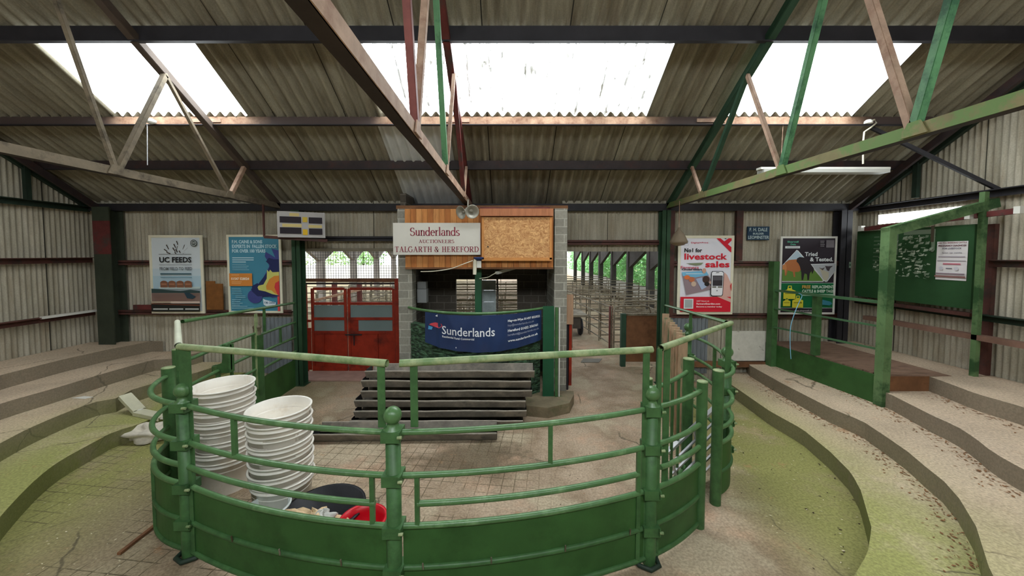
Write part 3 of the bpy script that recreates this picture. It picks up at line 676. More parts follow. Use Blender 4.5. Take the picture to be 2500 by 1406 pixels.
# ================================================================== SALE RING
RC = Vector((-.6, 5.2))
def arcp(p, q, sag, z, n=14, trim=0.0):
    p, q = Vector(p[:2]), Vector(q[:2]); d = q-p; nr = Vector((d.y,-d.x)).normalized()
    if nr.dot((p+q)/2-RC) < 0: nr = -nr
    out = []
    for i in range(n+1):
        t = trim+(1-2*trim)*i/n; c = p+d*t+nr*sag*4*t*(1-t); out.append((c.x, c.y, z))
    return out
railm = M('ring_rail_paint', (76,112,68), .34, var=.15, scale=14, rgb2=(108,140,96), mix=(.52,.68), spec=.5)
RZ = [1.25, .95, .75, .595, .30, .05]
def finial_post(x, y, label, foot=None, r=.05, zt=1.43, grp='ring posts with ball finials', small=False):
    t = thing('ring_post', label, 'post', grp)
    MB().lathe((x,y,0), [(r,0),(r,zt-.16),(r*.6,zt-.16)], n=18).build('shaft', green, t)
    b = zt-.062
    MB().lathe((x,y,0), [(r*1.05,zt-.175),(r*1.25,zt-.165),(r*1.25,zt-.15),(r*.8,zt-.14),(r*.8,zt-.125)]+[(max(.0005,.06*math.cos(a)), b+.06*math.sin(a)) for a in [math.radians(q) for q in range(-62,91,14)]], n=24).build('ball_finial', railm, t)
    for z in (RZ[0], RZ[1], RZ[3], RZ[4]):
        c = MB(); c.box((x-.064,y-.064,z-.045),(x+.064,y+.064,z+.028)); c.box((x+.05,y-.075,z-.03),(x+.062,y-.05,z+.03)); cc = c.build('clamp_collar', green, t); bb = MB(); bb.tube([(x+.05,y-.074,z),(x+.08,y-.074,z)], .011, n=8); bb.build('clamp_bolt', greenworn, cc)
    if foot:
        a = foot; c = MB(); c.tube([(x+a*.12,y+.02,.05),(x+a*.1,y-.06,.03),(x+a*.02,y-.10,.025),(x-a*.06,y-.06,.025),(x-a*.06,y+.02,.03)], .018); c.build('foot_hoop', greendark, t)
    return close(t, (x,y,0))
p1, p2, p3, p4, p5 = (-2.59,2.90), (-.775,2.44), (1.12,2.83), (1.72,3.22), (2.04,3.53)
pA, pB, pQ, pR = (-3.37,3.62), (-3.60,3.98), (2.43,4.05), (2.68,5.45)
finial_post(*p1, 'ball-topped green ring post at the left of the curved front rails', 1)
finial_post(*p2, 'ball-topped green ring post in the middle of the front rails')
finial_post(*p3, 'ball-topped green ring post at the right of the curved front rails', -1)
finial_post(*pQ, 'ball-topped green post at the outer right corner of the ring')
finial_post(*pR, 'ball-topped green post in front of the grey corrugated sheet, nearest the passage')
def plain_post(x, y, label, z=1.33, r=.045, mat=green):
    t = thing('gate_post', label, 'post', 'plain green tube posts of the ring')
    MB().tube([(x,y,0),(x,y,z-.008)], r, n=16).build('shaft', mat, t); MB().lathe((x,y,0), [(r,z-.008),(r*1.03,z-.006),(r*.96,z+.002),(.001,z+.003)], n=16).build('cap', greenworn, t)
    return close(t, (x,y,0))
plain_post(*p4, 'flat-capped green tube post ending the short right front panel')
plain_post(*p5, 'flat-capped green tube post standing alone just outside the narrow gap', r=.05)
plain_post(1.27,3.30, 'short flat-capped green tube post just behind the right ball-topped post', r=.04)
plain_post(1.91,3.86, 'thick flat-capped green tube post inside the ring by the slatted gate', z=1.35, r=.055)
plain_post(*pA, 'flat-capped green tube post at the outer left of the ring', r=.055)
plain_post(*pB, 'tall flat-capped green tube post behind the outer left one', z=1.42)
def panel(name, label, a, b, sag, rails, sheet=None, stiles=(), rr=.021, trim=.03, bolts=()):
    t = thing(name, label, 'railing panel', 'curved green railing panels')
    for z, t0, t1 in rails:
        pts = arcp(a, b, sag, z, 24); n = len(pts)-1
        seg = []
        for i in range(15):
            u = (t0+(t1-t0)*i/14)*n; k = min(n-1, int(u)); f = u-k; seg.append(tuple(pts[k][j]+(pts[k+1][j]-pts[k][j])*f for j in range(3)))
        MB().tube(seg, rr, n=10).build('rail', green if z < .5 else railm, t)
    if sheet:
        pts = arcp(a, b, sag, 0, 20, trim); m = MB(); inn = []
        for p in pts:
            d = (RC-Vector(p[:2])).normalized()*.006; inn.append((p[0]+d.x, p[1]+d.y))
        m.band([(p[0],p[1]) for p in pts], inn, sheet[0], sheet[1]); m.build('kick_sheet', greenbrush, t)
    for u, z0, z1 in stiles:
        pts = arcp(a, b, sag, 0, 50); p = pts[int(u*50)]
        MB().bar((p[0],p[1],z0),(p[0],p[1],z1), .03, .03).build('stile', green, t)
    for u in bolts:
        pts = arcp(a, b, sag, 0, 50); p = pts[int(u*50)]
        MB().tube([(p[0],p[1]-.02,RZ[4]),(p[0],p[1]-.03,RZ[4]+.05)], .006, n=6).build('wire_tie', galv, t)
    return close(t)
railm = M('ring_rail_paint', (76,112,68), .34, var=.15, scale=14, rgb2=(108,140,96), mix=(.52,.68), spec=.5)
full = [(RZ[0],0,1),(RZ[1],0,1),(RZ[3],0,1),(RZ[4],0,1),(RZ[5],0,1)]
panel('ring_railing', 'left front curved railing panel with green kick sheet', p1, p2, .085, full+[(RZ[2],.02,.93)], (.06,.59), ((.33,RZ[1],RZ[0]),(.93,RZ[3],RZ[1]),(.045,0.05,RZ[3]+.15)), bolts=(.3,.55,.8))
panel('ring_railing', 'wide right front curved railing panel with green kick sheet', p2, p3, .085, full+[(RZ[2],.08,.94)], (.06,.59), ((.57,RZ[1],RZ[0]),(.08,RZ[3],RZ[1]),(.95,.05,RZ[1])), bolts=(.1,.35,.62,.9))
panel('ring_railing', 'short curved railing panel at the right front corner of the ring', p3, p4, .03, full+[(RZ[2],.15,1)], (.06,.59), ((.1,RZ[3],1.71),(.1,.02,RZ[4])))
panel('ring_railing', 'tightly curved railing panel at the left front corner of the ring', pA, p1, .16, [(z,.02,1) for z in (1.25,.95,.75,.595,.3,.05)], (.06,.59), ((.5,.05,.595),))
panel('ring_railing', 'narrow outer railing panel by the white board side of the ring', p5, pQ, .09, [(z,.05,1) for z in (1.25,.95,.75,.595,.3)], (.06,.59), ())
panel('ring_railing', 'outer right railing panel in front of the grey corrugated sheet', pQ, pR, .12, [(z,0,1) for z in (1.25,.95,.75,.5,.25)], None, ((.5,.5,1.25),))
cR = (at(1618,800,Y=6.85).x-.02, 6.74)
panel('ring_railing', 'far right railing panel running back to the green passage column', pR, cR, .04, [(z,0,1) for z in (1.05,.75,.45,.2)], None, ((.5,.2,1.05),))
cL = (gx-.03, 6.74); pM = (-3.83, 5.6)
panel('ring_railing', 'left railing panel between the outer left post and the middle left post', pB, pM, .03, [(z,0,1) for z in (1.25,.95,.7,.45)], None, ((.62,.1,.95),))
panel('ring_railing', 'left railing panel with green kick sheet beside the red gates', pM, cL, .02, [(z,0,1) for z in (1.2,.92,.66)], (.02,.52), ((.6,.92,1.2),))
t = thing('railing_post', 'square green post in the middle of the left railing under the blue poster', 'post')
MB().box((pM[0]-.055,pM[1]-.055,0),(pM[0]+.055,pM[1]+.055,1.22)).build('shaft', green, t); MB().bar((pM[0]+.02,pM[1]-.05,.4),(pM[0]+.02,pM[1]-.05,1.55), .02, .05).build('flat_bar', greenworn, t)
MB().lathe((pM[0],pM[1],1.22), [(.05,0),(.05,.1),(.06,.11),(.06,.13),(.03,.16),(.03,.19),(.001,.2)], n=14).build('chain_cap', galv, t); close(t)
# green bracket shaped like a chair arm on the left railing
t = thing('gate_hinge_bracket', 'green folded steel bracket with a rounded tray behind the white tubs', 'bracket')
bx_, by_ = at(548,880,Y=4.75).x, 4.75
MB().prism([(bx_-.02,by_-.01),(bx_+.09,by_-.01),(bx_+.09,by_+.01),(bx_-.02,by_+.01)], .95, 1.28).build('back_plate', green, t)
m = MB(); m.add([(bx_-.13,by_-.05,1.0),(bx_+.0,by_-.05,1.05),(bx_+.05,by_-.05,1.28),(bx_+.09,by_-.05,1.28),(bx_+.09,by_-.05,.92),(bx_-.13,by_-.05,.92),(bx_-.13,by_+.05,1.0),(bx_+.0,by_+.05,1.05),(bx_+.05,by_+.05,1.28),(bx_+.09,by_+.05,1.28),(bx_+.09,by_+.05,.92),(bx_-.13,by_+.05,.92)], [(0,1,2,3,4,5),(11,10,9,8,7,6),(0,6,7,1),(1,7,8,2),(2,8,9,3),(3,9,10,4),(4,10,11,5),(5,11,6,0)]); m.build('side_gusset', green, t)
m = MB(); m.lathe((bx_-.09,by_,0), [(.055,.9),(.055,1.0),(.06,1.005),(.001,1.01)], n=16); m.tube([(bx_-.09,by_,0),(bx_-.09,by_,.9)], .03); m.build('round_tray', railm, t); close(t)

# handrails of straight pipe above the ring
def handrail(label, a, b, supports, r=.026, mat=None):
    t = thing('handrail', label, 'handrail', 'straight green pipe handrails')
    m = MB(); m.tube([a, b], r, n=14, cap=False); d = (Vector(b)-Vector(a)).normalized()
    m.tube([Vector(a)+d*.002, Vector(b)-d*.002], r*.78, n=14, cap=False); m.build('pipe', mat or greenworn, t)
    m.sm = m.sm
    for u, z0, wd in supports:
        p = Vector(a).lerp(Vector(b), u); MB().bar((p.x,p.y,z0),(p.x,p.y,p.z-r*.6), wd, .012, up=(0,1,0)).build('support', green, t)
    return close(t)
hz = 1.715
A_ = at(437,846,Z=hz); B_ = at(945,887,Z=hz); C_ = at(975,887,Z=hz); D_ = at(1592,853,Z=hz); E_ = at(1613,850,Z=hz); F_ = at(1785,789,Z=hz)
G_ = at(433,786,Z=hz); H_ = Vector((cL[0], 6.72, 1.56)); I_ = Vector((cR[0], 6.72, 1.52))
handrail('straight pipe handrail over the left front railing', A_, B_, ((.975,1.27,.05),(.03,.3,.09)))
handrail('straight pipe handrail over the wide right front railing', C_, D_, ((.05,1.27,.05),(.975,.06,.05)))
handrail('pale pipe handrail running outward over the right corner of the ring', E_, F_, ((.07,.3,.05),(.96,1.2,.06)))
handrail('short whitish pipe handrail seen end-on at the left corner of the ring', A_+Vector((-.03,.03,0)), G_, ((.93,1.2,.05),), mat=M('white_worn_pipe', (206,208,186), .5, var=.1))
handrail('thin pipe handrail sloping back to the column under the blue poster', G_+Vector((.03,.03,0)), H_, ((.62,1.25,.04),), r=.021, mat=railm)
handrail('thin pipe handrail running back in front of the red poster', F_+Vector((-.02,.05,0)), I_, ((.45,1.3,.04),), r=.021, mat=railm)
# inner gate with slats, inner rail, tilted hurdle
t = thing('slatted_gate', 'tall narrow gate of worn timber slats by the passage', 'gate')
ga, gb = Vector((2.47,5.75,0)), Vector((2.13,4.45,0))
for i in range(9):
    p = ga.lerp(gb, i/8); tp = 1.52-(.03 if i else 0)-(i*.004)
    MB().bar((p.x,p.y,.1),(p.x,p.y,tp), .1, .022, up=(.25,.97,0)).build('slat', M('slat_timber', (176,146,118), .85, var=.22, scale=5, stretch=(3,3,.5), rgb2=(96,116,84), mix=(.5,.64)), t)
for z in (.35,1.2): MB().bar((ga.x+.03,ga.y,z),(gb.x+.03,gb.y,z), .03, .07).build('ledge', oldwood, t)
close(t)
t = thing('ring_railing', 'inner green railing with upright bars behind the right ball-topped post', 'railing panel', 'curved green railing panels')
for z in (1.22,.2): MB().tube(arcp((1.27,3.30),(1.91,3.86), .03, z, 8), .021).build('rail', railm, t)
for i in range(1,6):
    p = arcp((1.27,3.30),(1.91,3.86), .03, 0, 6)[i]; MB().bar((p[0],p[1],.2),(p[0],p[1],1.2), .022, .022).build('upright', green, t)
close(t)
t = thing('aluminium_hurdle', 'bright metal hurdle leaning at a slant inside the right of the ring', 'hurdle')
ha, hb = at(1628,1105,Y=3.55), at(1750,990,Y=4.0); dn = Vector((.16,.05,-.22))
dn = (Vector((0,0,-1))+ (hb-ha).normalized()*.35).normalized()
for i in range(6):
    o = dn*(.11*i+(.04 if i else 0)); MB().bar(ha+o, hb+o, .045 if i == 0 else .02, .03 if i == 0 else .018).build('bar', galvbright, t)
for u in (.05,.5,.95):
    p = ha.lerp(hb, u); MB().bar(p, p+dn*.6, .02, .02).build('stile', galvbright, t)
close(t)

# ------------------------------------------------------------------ white tubs, in two stacks
def tub_mesh(r, h, wall=.008):
    zr_ = [(.86,0),(.955,h*.84),(1.0,h*.845),(1.0,h*.865),(.96,h*.875),(.972,h*.955),(1.035,h*.96),(1.04,h*.985),(1.01,h),(.955,h*.99),(.94,h*.7),(.83,h*.04),(.001,h*.04)]
    return [(max(.001,a*r), z) for a, z in zr_]
R_ = random.Random(3)
def tub_stack(cx, cy, r, n, step, base_label, group, lean=(0,0)):
    h = .36; first = None
    for i in range(n):
        lb = [base_label % w_ for w_ in (['bottom','second from bottom','third from bottom','fourth from bottom','fifth from bottom','sixth from bottom','seventh from bottom','eighth from bottom','ninth from bottom'][:n-1]+['topmost'])][i]
        p = (cx+lean[0]*i+R_.uniform(-.003,.003), cy+lean[1]*i+R_.uniform(-.003,.003), i*step)
        if first is None:
            m = MB(); m.lathe((0,0,0), tub_mesh(r, h), n=40)
            o = m.build('white_tub', plastic); tag(o, lb, 'tub', group); o.location = p; first = o
        else:
            o = first.copy(); COL.objects.link(o); o.location = p; o['label'] = lb; o['group'] = group
        o.rotation_euler = (R_.uniform(-.008,.008), R_.uniform(-.008,.008)-.012, R_.uniform(0,6)); 
tub_stack(-3.0, 3.84, .276, 8, .104, 'white plastic tub, %s of the taller stack beside the left ring post', 'white tubs in the taller stack')
tub_stack(-2.16, 3.44, .268, 8, .093, 'white plastic tub, %s of the lower stack further inside the ring', 'white tubs in the lower stack')
p = at(655,1235,Z=.26); m = MB(); m.lathe((p.x,p.y,0), [(.13,0),(.165,.25),(.178,.255),(.178,.268),(.162,.268),(.158,.2),(.12,.03),(.001,.03)], n=32); one(m, 'white_bowl', M('bluish_white_plastic', (214,220,218), .4, var=.05), 'small open whitish bowl on the floor behind the left front kick sheet', 'bowl')
m = MB(); m.lathe((-1.92,3.06,0), [(.26,0),(.33,.2),(.345,.205),(.345,.22),(.32,.22),(.25,.03),(.001,.03)], n=32); one(m, 'black_tub', blackpl, 'wide shallow black tub beside the foot of the lower tub stack', 'tub')
bpy.data.objects['black_tub'].location = (-1.62, 3.16, 0)
p = at(886,1266,Z=.27); m = MB(); m.lathe((p.x,p.y,0), [(.13,0),(.175,.25),(.192,.257),(.192,.275),(.172,.272),(.165,.2),(.12,.03),(.001,.03)], n=32); one(m, 'red_tub', redpl, 'bright red tub on the floor behind the middle ring post', 'tub')
# crumpled feed sack with clear plastic on top
def blob(c, rx, ry, rz, seed, n=28, k=14, amp=.18, flat=0):
    R = random.Random(seed); ph = [(R.uniform(1,7), R.uniform(1,7), R.uniform(0,6), R.uniform(0,6)) for _ in range(7)]; vs = []
    for j in range(k+1):
        th = math.pi*j/k
        for i in range(n):
            a = 2*math.pi*i/n; q = 1+amp*sum(math.sin(A*a+C_)*math.sin(B*th+D) for A, B, C_, D in [(round(p_[0]),p_[1],p_[2],p_[3]) for p_ in ph])/2.2
            z = c[2]+rz*math.cos(th)*q; vs.append((c[0]+rx*math.sin(th)*math.cos(a)*q, c[1]+ry*math.sin(th)*math.sin(a)*q, max(flat, z)))
    fs = [(j*n+i,(j+1)*n+i,(j+1)*n+(i+1)%n,j*n+(i+1)%n) for j in range(k) for i in range(n)]
    return vs, fs
t = thing('feed_sack', 'crumpled cream feed sack with clear plastic lying between the bowl and the red tub', 'sack')
m = MB(); m.add(*blob((-1.63,2.98,.13), .25, .13, .18, 4, amp=.25, flat=.003), smooth=True); m.build('sack_body', M('cream_sack', (226,196,156), .6, var=.12, scale=14, bump=.5), t)
m = MB(); m.add(*blob((-1.52,2.95,.27), .1, .07, .06, 9, amp=.4), smooth=True); m.build('clear_wrap', M('clear_wrap_plastic', (214,212,206), .3, var=.1), t); close(t)

# ------------------------------------------------------------------ stack of long black feed troughs
def trough():
    t = thing('feed_trough', '', 'trough', 'long black feed troughs piled in the ring')
    L, a, b, h = 2.42, .17, .12, .115; m = MB(); vs = []
    R = random.Random(1); n = 24
    for i in range(n+1):
        x = -L/2+L*i/n; w1 = .003*math.sin(i*.5)+.0015*math.sin(i*1.7)
        for y, z in ((-b,0),(-a,h+w1),(-a-.02,h+w1),(-a-.02,h-.014+w1),(-b-.014,-.0),(b+.014,0),(a+.02,h-.014),(a+.02,h),(a,h),(b,0)): vs.append((x,y,z))
    k = 10; fs = []; lf = []
    for i in range(n):
        for j in range(k):
            if j == 4: continue
            (lf if j in (1,2,6,7) else fs).append((i*k+j, i*k+(j+1)%k, (i+1)*k+(j+1)%k, (i+1)*k+j))
    m.add(vs, fs); m.add(vs, lf, M('pale_trough_lip', (158,150,138), .5, var=.2, scale=9)); m.add([(-L/2,-b,0),(L/2,-b,0),(L/2,b,0),(-L/2,b,0),(-L/2,-b,-.006),(L/2,-b,-.006),(L/2,b,-.006),(-L/2,b,-.006)], [(0,1,2,3),(7,6,5,4),(0,4,5,1),(2,6,7,3)])  # lips take a paler tone than the trough body
    m.build('trough_body', troughm, t)
    for s in (-1,1):
        e = MB(); e.prism([(s*L/2,-b),(s*(L/2+.004),-b),(s*(L/2+.004),b),(s*L/2,b)], 0, h); e.build('end_cap', blackpl, t)
    return t
tr = trough(); close(tr, (0,0,-.006))
tx = at(1060,1040,Z=0)
spots = []
lay = [(.02,5.25,0),(.04,5.27,.132),(.0,5.30,.264),(.06,5.33,.396),(.02,5.36,.528),(.04,5.39,.66)]
words = ['bottom','second','third','fourth','fifth','topmost']
for i, (dx, y, z) in enumerate(lay):
    lb = 'long black feed trough, %s in the pile before the rostrum' % (words[i]+(' from the floor' if 0 < i < 5 else ''))
    loc = (-1.02+dx+.03*i, y, z+.006); rz = [.0,.012,-.006,.014,-.01,.006][i]
    if i == 0: tr.location = loc; tr['label'] = lb; tr.rotation_euler = (0,0,rz)
    else: dup(tr, loc, rz, lb)
dup(tr, (-1.36, 4.87, .006), .02, 'long black feed trough on the floor before the pile, its end sticking out left')

# ------------------------------------------------------------------ floor odds and ends
m = MB(); a, b = at(290,1352,Z=.012), at(416,1253,Z=.012); m.bar(a, b, .03, .02); one(m, 'wood_batten', oldwood, 'thin dark timber batten lying on the floor left of the ring', 'batten')
m = MB(); a, b = at(290,962,Z=.47), at(345,1000,Z=.42); 
def tray(name, label, a, b, wd, cord=None):
    t = thing(name, label, 'light fitting', 'broken strip light fittings on the left steps'); a, b = Vector(a), Vector(b)
    m = MB(); m.bar(a, b, wd, .012); d = (b-a).normalized(); sd = d.cross(Vector((0,0,1))).normalized()
    for s in (-1,1): m.bar(a+sd*wd/2*s-Vector((0,0,.02)), b+sd*wd/2*s-Vector((0,0,.02)), .006, .045)
    m.build('tray', M('cream_sheet_metal', (196,192,166), .5, var=.12, scale=6), t)
    e = MB(); e.box(tuple(b-Vector((.03,.03,.03))), tuple(b+Vector((.03,.03,.004)))); e.build('end_plate', white, t)
    if cord: MB().tube(cord, .006, n=6).build('cord', cream, t)
    return close(t)
q0, q1, q2, q3 = at(305,963,Z=.45), at(340,1000,Z=.26), at(338,1003,Z=.25), at(400,1016,Z=.24)
tray('broken_light_fitting', 'cream metal light fitting tipped off the edge of the second left step', q0, q1, .14)
tray('broken_light_fitting', 'cream metal light fitting with a dangling white cord beside the left ring post', q2, q3, .13, [q2, at(342,1015,Z=.22), at(344,1032,Z=.12), at(337,1050,Z=.05)])
p = at(370,1062,Z=.05); m = MB(); m.add(*blob((p.x,p.y,.08), .3, .16, .11, 12, amp=.3, flat=.003), smooth=True); one(m, 'plastic_bag', M('whitish_bag', (206,198,182), .4, var=.15, scale=12, bump=.5), 'crumpled white plastic bag on the floor by the left ring corner', 'bag')
for i, (x, y, z, lb) in enumerate(((200,971,.4,'white scrap of paper lying on the second left step'),(90,1345,.0,'pale dried cement smear on the floor at the far left'))):
    if i: continue
    p = at(x,y,Z=z); m = MB(); m.prism([(p.x-.12,p.y-.02),(p.x+.1,p.y-.05),(p.x+.14,p.y+.02),(p.x-.02,p.y+.05)], z+.002, z+.006); one(m, 'paper_scrap', white, lb, 'paper')
m = MB(); p = at(632,985,Z=0)
for i in range(2): m.box((p.x-.2,p.y-.0,.12*i+.005),(p.x+.12,p.y+.16,.12*i+.115))
one(m, 'salt_block', M('pale_plank', (206,192,168), .8, var=.12, scale=8), 'pale blocks piled on the floor behind the lower tub stack', 'block')

# ------------------------------------------------------------------ posters
def poster(name, label, px0, py0, px1, py1, fw, fm, Y=6.85, skew=0):
    t = thing(name, label, 'poster', None); a, b = at(px0,py0,Y=Y), at(px1,py1,Y=Y); a.x, = (a.x,)
    m = MB(); x0, x1, z1, z0 = a.x, b.x, a.z, b.z
    for q in (((x0,z0),(x0+fw,z1)),((x1-fw,z0),(x1,z1)),((x0+fw,z1-fw),(x1-fw,z1)),((x0+fw,z0),(x1-fw,z0+fw))): m.box((q[0][0],Y-.01,q[0][1]),(q[1][0],Y+.015,q[1][1]))
    m.build('frame', fm, t)
    m = MB(); m.box((x0+fw,Y,z0+fw),(x1-fw,Y+.012,z1-fw)); m.build('backing', white, t)
    art = Art((x0+fw,Y-.001,z1-fw), (x1-x0-2*fw,0,0), (0,0,-(z1-z0-2*fw)))
    return t, art
def fin(t, art):
    for m in art.mb.mats: pass
    art.mb.build('print', None, t); close(t)
Wc, Bk = C(226,230,232), C(34,34,38)
# feed merchant poster
t, a = poster('feed_poster', 'white-framed feed poster with wheat ears over a farm landscape, left end', 363,574,501,765, .045, cream)
a.rect(0,0,1,1,C(212,220,226)); a.rect(0,.42,1,.52,C(196,212,222)); a.rect(0,.52,1,.7,C(176,202,216))
for (u, v, du, dv) in ((.30,.10,.05,.06),(.25,.16,.07,.03),(.30,.20,.08,.02),(.68,.10,-.04,.06),(.74,.14,-.08,.05),(.69,.2,-.05,.02),(.46,.09,.04,.05),(.52,.05,.03,.05),(.44,.14,.05,.05),(.54,.12,-.03,.05),(.50,.16,.04,.04),(.57,.18,.03,.03),(.48,.20,.03,.02)):
    a.poly([(u,v),(u+.018,v-.008),(u+du+.012,v+dv-.006),(u+du,v+dv+.004)], C(72,58,52))
a.rect(.16,.222,.83,.226,Bk); a.rect(.16,.367,.84,.371,C(90,92,94))
a.text('UC FEEDS',.17,.262,.83,.338,Bk,.03); a.text('FROM FIELD TO FEED',.17,.398,.84,.442,C(116,120,126),.02)
a.rect(.18,.482,.82,.5,C(62,94,104)); a.rect(.18,.533,.83,.541,C(120,160,178))
a.ell(.895,.075,.07,.047,C(66,74,72)); a.ell(.895,.075,.054,.036,Wc); a.ell(.895,.075,.044,.03,C(76,86,84)); a.text('VTP',.865,.062,.925,.088,Wc)
a.rect(.15,.665,1,.695,C(190,206,206))
for i in range(4):
    u = .18+i*.168; a.poly([(u,.675),(u,.605),(u+.03,.588),(u+.075,.582),(u+.12,.588),(u+.152,.605),(u+.152,.675)], C(132,88,66)); a.rect(u+.02,.62,u+.13,.64,C(170,118,92))
a.poly([(0,.69),(.2,.70),(.35,.71),(.6,.72),(.8,.705),(1,.72),(1,.76),(.6,.765),(0,.75)], C(52,72,72)); a.rect(0,.75,1,.87,C(134,110,102))
for i in range(7): a.rect(.02*i,.765+.016*i,1-.03*i,.771+.016*i,C(110+8*i,88+5*i,80+4*i))
a.poly([(.68,.74),(.8,.75),(.92,.8),(.85,.83),(.74,.82)], C(44,66,78)); a.rect(0,.862,.4,.886,C(178,160,140)); a.rect(.4,.862,1,.89,C(206,184,172)); a.rect(0,.89,1,1,C(34,36,34)); a.poly([(0,.89),(1,.905),(1,.925),(0,.9)], C(110,66,50))
for i in range(3): a.rect(.04+.33*i,.958,.34+.32*i,.975,C(206,208,206))
fin(t, a)
# fallen stock poster
t, a = poster('fallen_stock_poster', 'blue poster with a coloured horse head silhouette and an orange box', 553,573,691,764, .04, cream)
BL = C(72,138,164); LW = C(190,220,230)
a.rect(0,0,1,1,BL)
a.text('F.M. CAINE & SONS',.06,.042,.67,.088,LW,.04); a.text('EXPERTS IN  FALLEN STOCK',.06,.102,.96,.15,LW,.04); a.text('FOR OVER 100 YEARS',.06,.165,.73,.212,LW,.04)
a.small(.06,.275,.5,3,.012,.028,LW,2); a.small(.06,.365,.46,4,.008,.024,C(140,190,208),3)
dk, pu, nb = C(44,54,112), C(66,72,134), C(38,46,92)
a.poly([(1,.18),(.86,.16),(.93,.28),(.84,.24),(.74,.2),(.72,.26),(.78,.33),(.8,.4),(.7,.52),(.62,.62),(.6,.7),(.7,.78),(.85,.82),(1,.8)], pu)
a.poly([(1,.3),(.9,.3),(.8,.28),(.74,.33),(.82,.38),(.78,.46),(.66,.56),(.52,.68),(.42,.7),(.46,.75),(.6,.81),(.8,.805),(.98,.8),(1,.7)], nb)
a.ell(.5,.8,.15,.095,pu); a.poly([(.45,.66),(.56,.62),(.78,.8),(.55,.8),(.44,.73)], nb)
a.poly([(.76,.44),(.8,.47),(.82,.44),(.87,.475),(1,.47),(1,.79),(.85,.77),(.72,.735),(.58,.715),(.56,.68),(.58,.655),(.68,.64),(.75,.56)], C(206,204,112))
a.poly([(1,.52),(.9,.525),(.8,.57),(.73,.66),(.74,.71),(.84,.72),(.9,.76),(1,.79)], C(216,138,60)); a.poly([(1,.59),(.92,.62),(.9,.68),(.93,.73),(.96,.78),(1,.8)], C(206,58,64)); a.rect(.955,.8,1,1,C(206,70,70))
a.poly([(0,.49),(.46,.49),(.46,.66),(0,.66)], C(214,136,62)); a.text('01547 528024',.04,.545,.4,.58,C(246,232,214),.03); a.rect(.05,.505,.2,.517,C(232,170,110)); a.small(.05,.6,.34,2,.008,.02,C(232,176,120),4)
a.small(.05,.69,.26,4,.007,.024,C(140,190,208),5); a.small(.12,.79,.34,2,.007,.022,C(140,190,208),6); a.small(.05,.84,.3,4,.008,.024,C(150,198,214),7); a.small(.05,.93,.5,2,.008,.024,C(150,198,214),8)
a.poly([(.68,.83),(.72,.845),(.93,.88),(.93,.94),(.74,.93),(.69,.91)], C(220,232,242)); a.text('F.M. CAINE',.71,.868,.92,.9,C(70,100,130),.03)
fin(t, a)
# livestock sales poster
t, a = poster('livestock_sales_poster', 'red and white livestock sales poster with a magazine and a phone', 1656,575,1787,767, .05, cream, Y=6.85)
RD = C(214,34,54); a.rect(0,0,1,1,C(230,228,238))
a.rect(.06,.03,.155,.1,C(196,198,214)); a.rect(.07,.036,.145,.094,C(230,228,238)); a.text('FG',.08,.05,.13,.078,C(90,90,120)); a.text('Digital+Print',.2,.05,.54,.075,C(206,70,100),.02)
a.poly([(.7,0),(.78,0),(1,.12),(1,.19),(.98,.185)], RD); a.poly([(.83,.055),(.94,0),(1,0),(1,.03),(.9,.1)], RD); a.poly([(.85,0),(.9,0),(.88,.012)], Bk)
a.text('No1 for',.07,.135,.42,.19,Bk,.03); a.text('livestock',.07,.205,.92,.29,RD,.025); a.text('sales',.49,.31,.97,.395,RD,.025)
a.text('Farmers',.0,.375,.36,.415,C(206,90,110),.02); a.text('Guardian',.02,.405,.42,.435,C(60,50,60),.03); a.poly([(.1,.34),(.45,.33),(.4,.36),(.3,.37)], C(130,140,110))
a.poly([(.02,.46),(.5,.44),(.6,.56),(.64,.69),(.12,.77)], C(150,130,138)); a.poly([(.02,.46),(.5,.44),(.56,.5),(.3,.53),(.04,.51)], C(120,186,222)); a.rect(.1,.475,.46,.485,C(206,226,238))
a.ell(.13,.53,.06,.03,C(226,120,66)); a.ell(.22,.56,.06,.035,C(196,112,76)); a.ell(.26,.62,.05,.035,C(206,180,160)); a.poly([(.3,.55),(.42,.53),(.52,.66),(.42,.7)], C(170,184,214)); a.ell(.5,.56,.07,.05,C(72,52,48)); a.ell(.52,.62,.05,.03,C(40,34,36)); a.ell(.46,.44,.04,.035,C(206,160,140))
a.poly([(.86,.46),(.92,.5),(1,.62),(1,.86),(.86,.82),(.74,.8),(.84,.7)], C(222,176,164))
a.rect(0,.795,1,1,RD); a.poly([(.72,.79),(.86,.78),(1,.82),(1,.87),(.86,.83)], C(222,176,164))
for (z_, u, v) in ((0,.6,.6),(1,.62,.66)): a.ell(u,v,.035,.02,C(226,190,170))
a.poly([(.6,.46),(.62,.445),(.82,.445),(.85,.465),(.84,.76),(.82,.785),(.62,.785),(.59,.765)], Bk); a.poly([(.61,.465),(.63,.452),(.81,.452),(.837,.47),(.828,.755),(.81,.777),(.63,.777),(.603,.76)], C(238,238,244)); a.rect(.625,.505,.822,.645,C(56,52,58)); a.rect(.635,.515,.81,.57,C(92,88,94)); a.rect(.62,.65,.7,.67,C(120,120,110)); a.rect(.73,.65,.82,.67,C(120,120,110)); a.ell(.715,.71,.015,.009,C(150,150,160)); a.rect(.69,.46,.75,.466,Bk)
a.poly([(.97,.64),(1,.6),(1,.72)], C(214,60,60))
a.rect(.06,.82,.25,.955,Wc); a.rect(.08,.832,.23,.942,C(168,176,176))
a.text('24/7 News at',.31,.84,.56,.862,C(246,190,196),.03); a.text('FarmersGuardian.com',.31,.876,.78,.9,C(250,214,216),.04); a.text('Become a member today',.31,.918,.82,.942,C(250,214,216),.04)
fin(t, a)
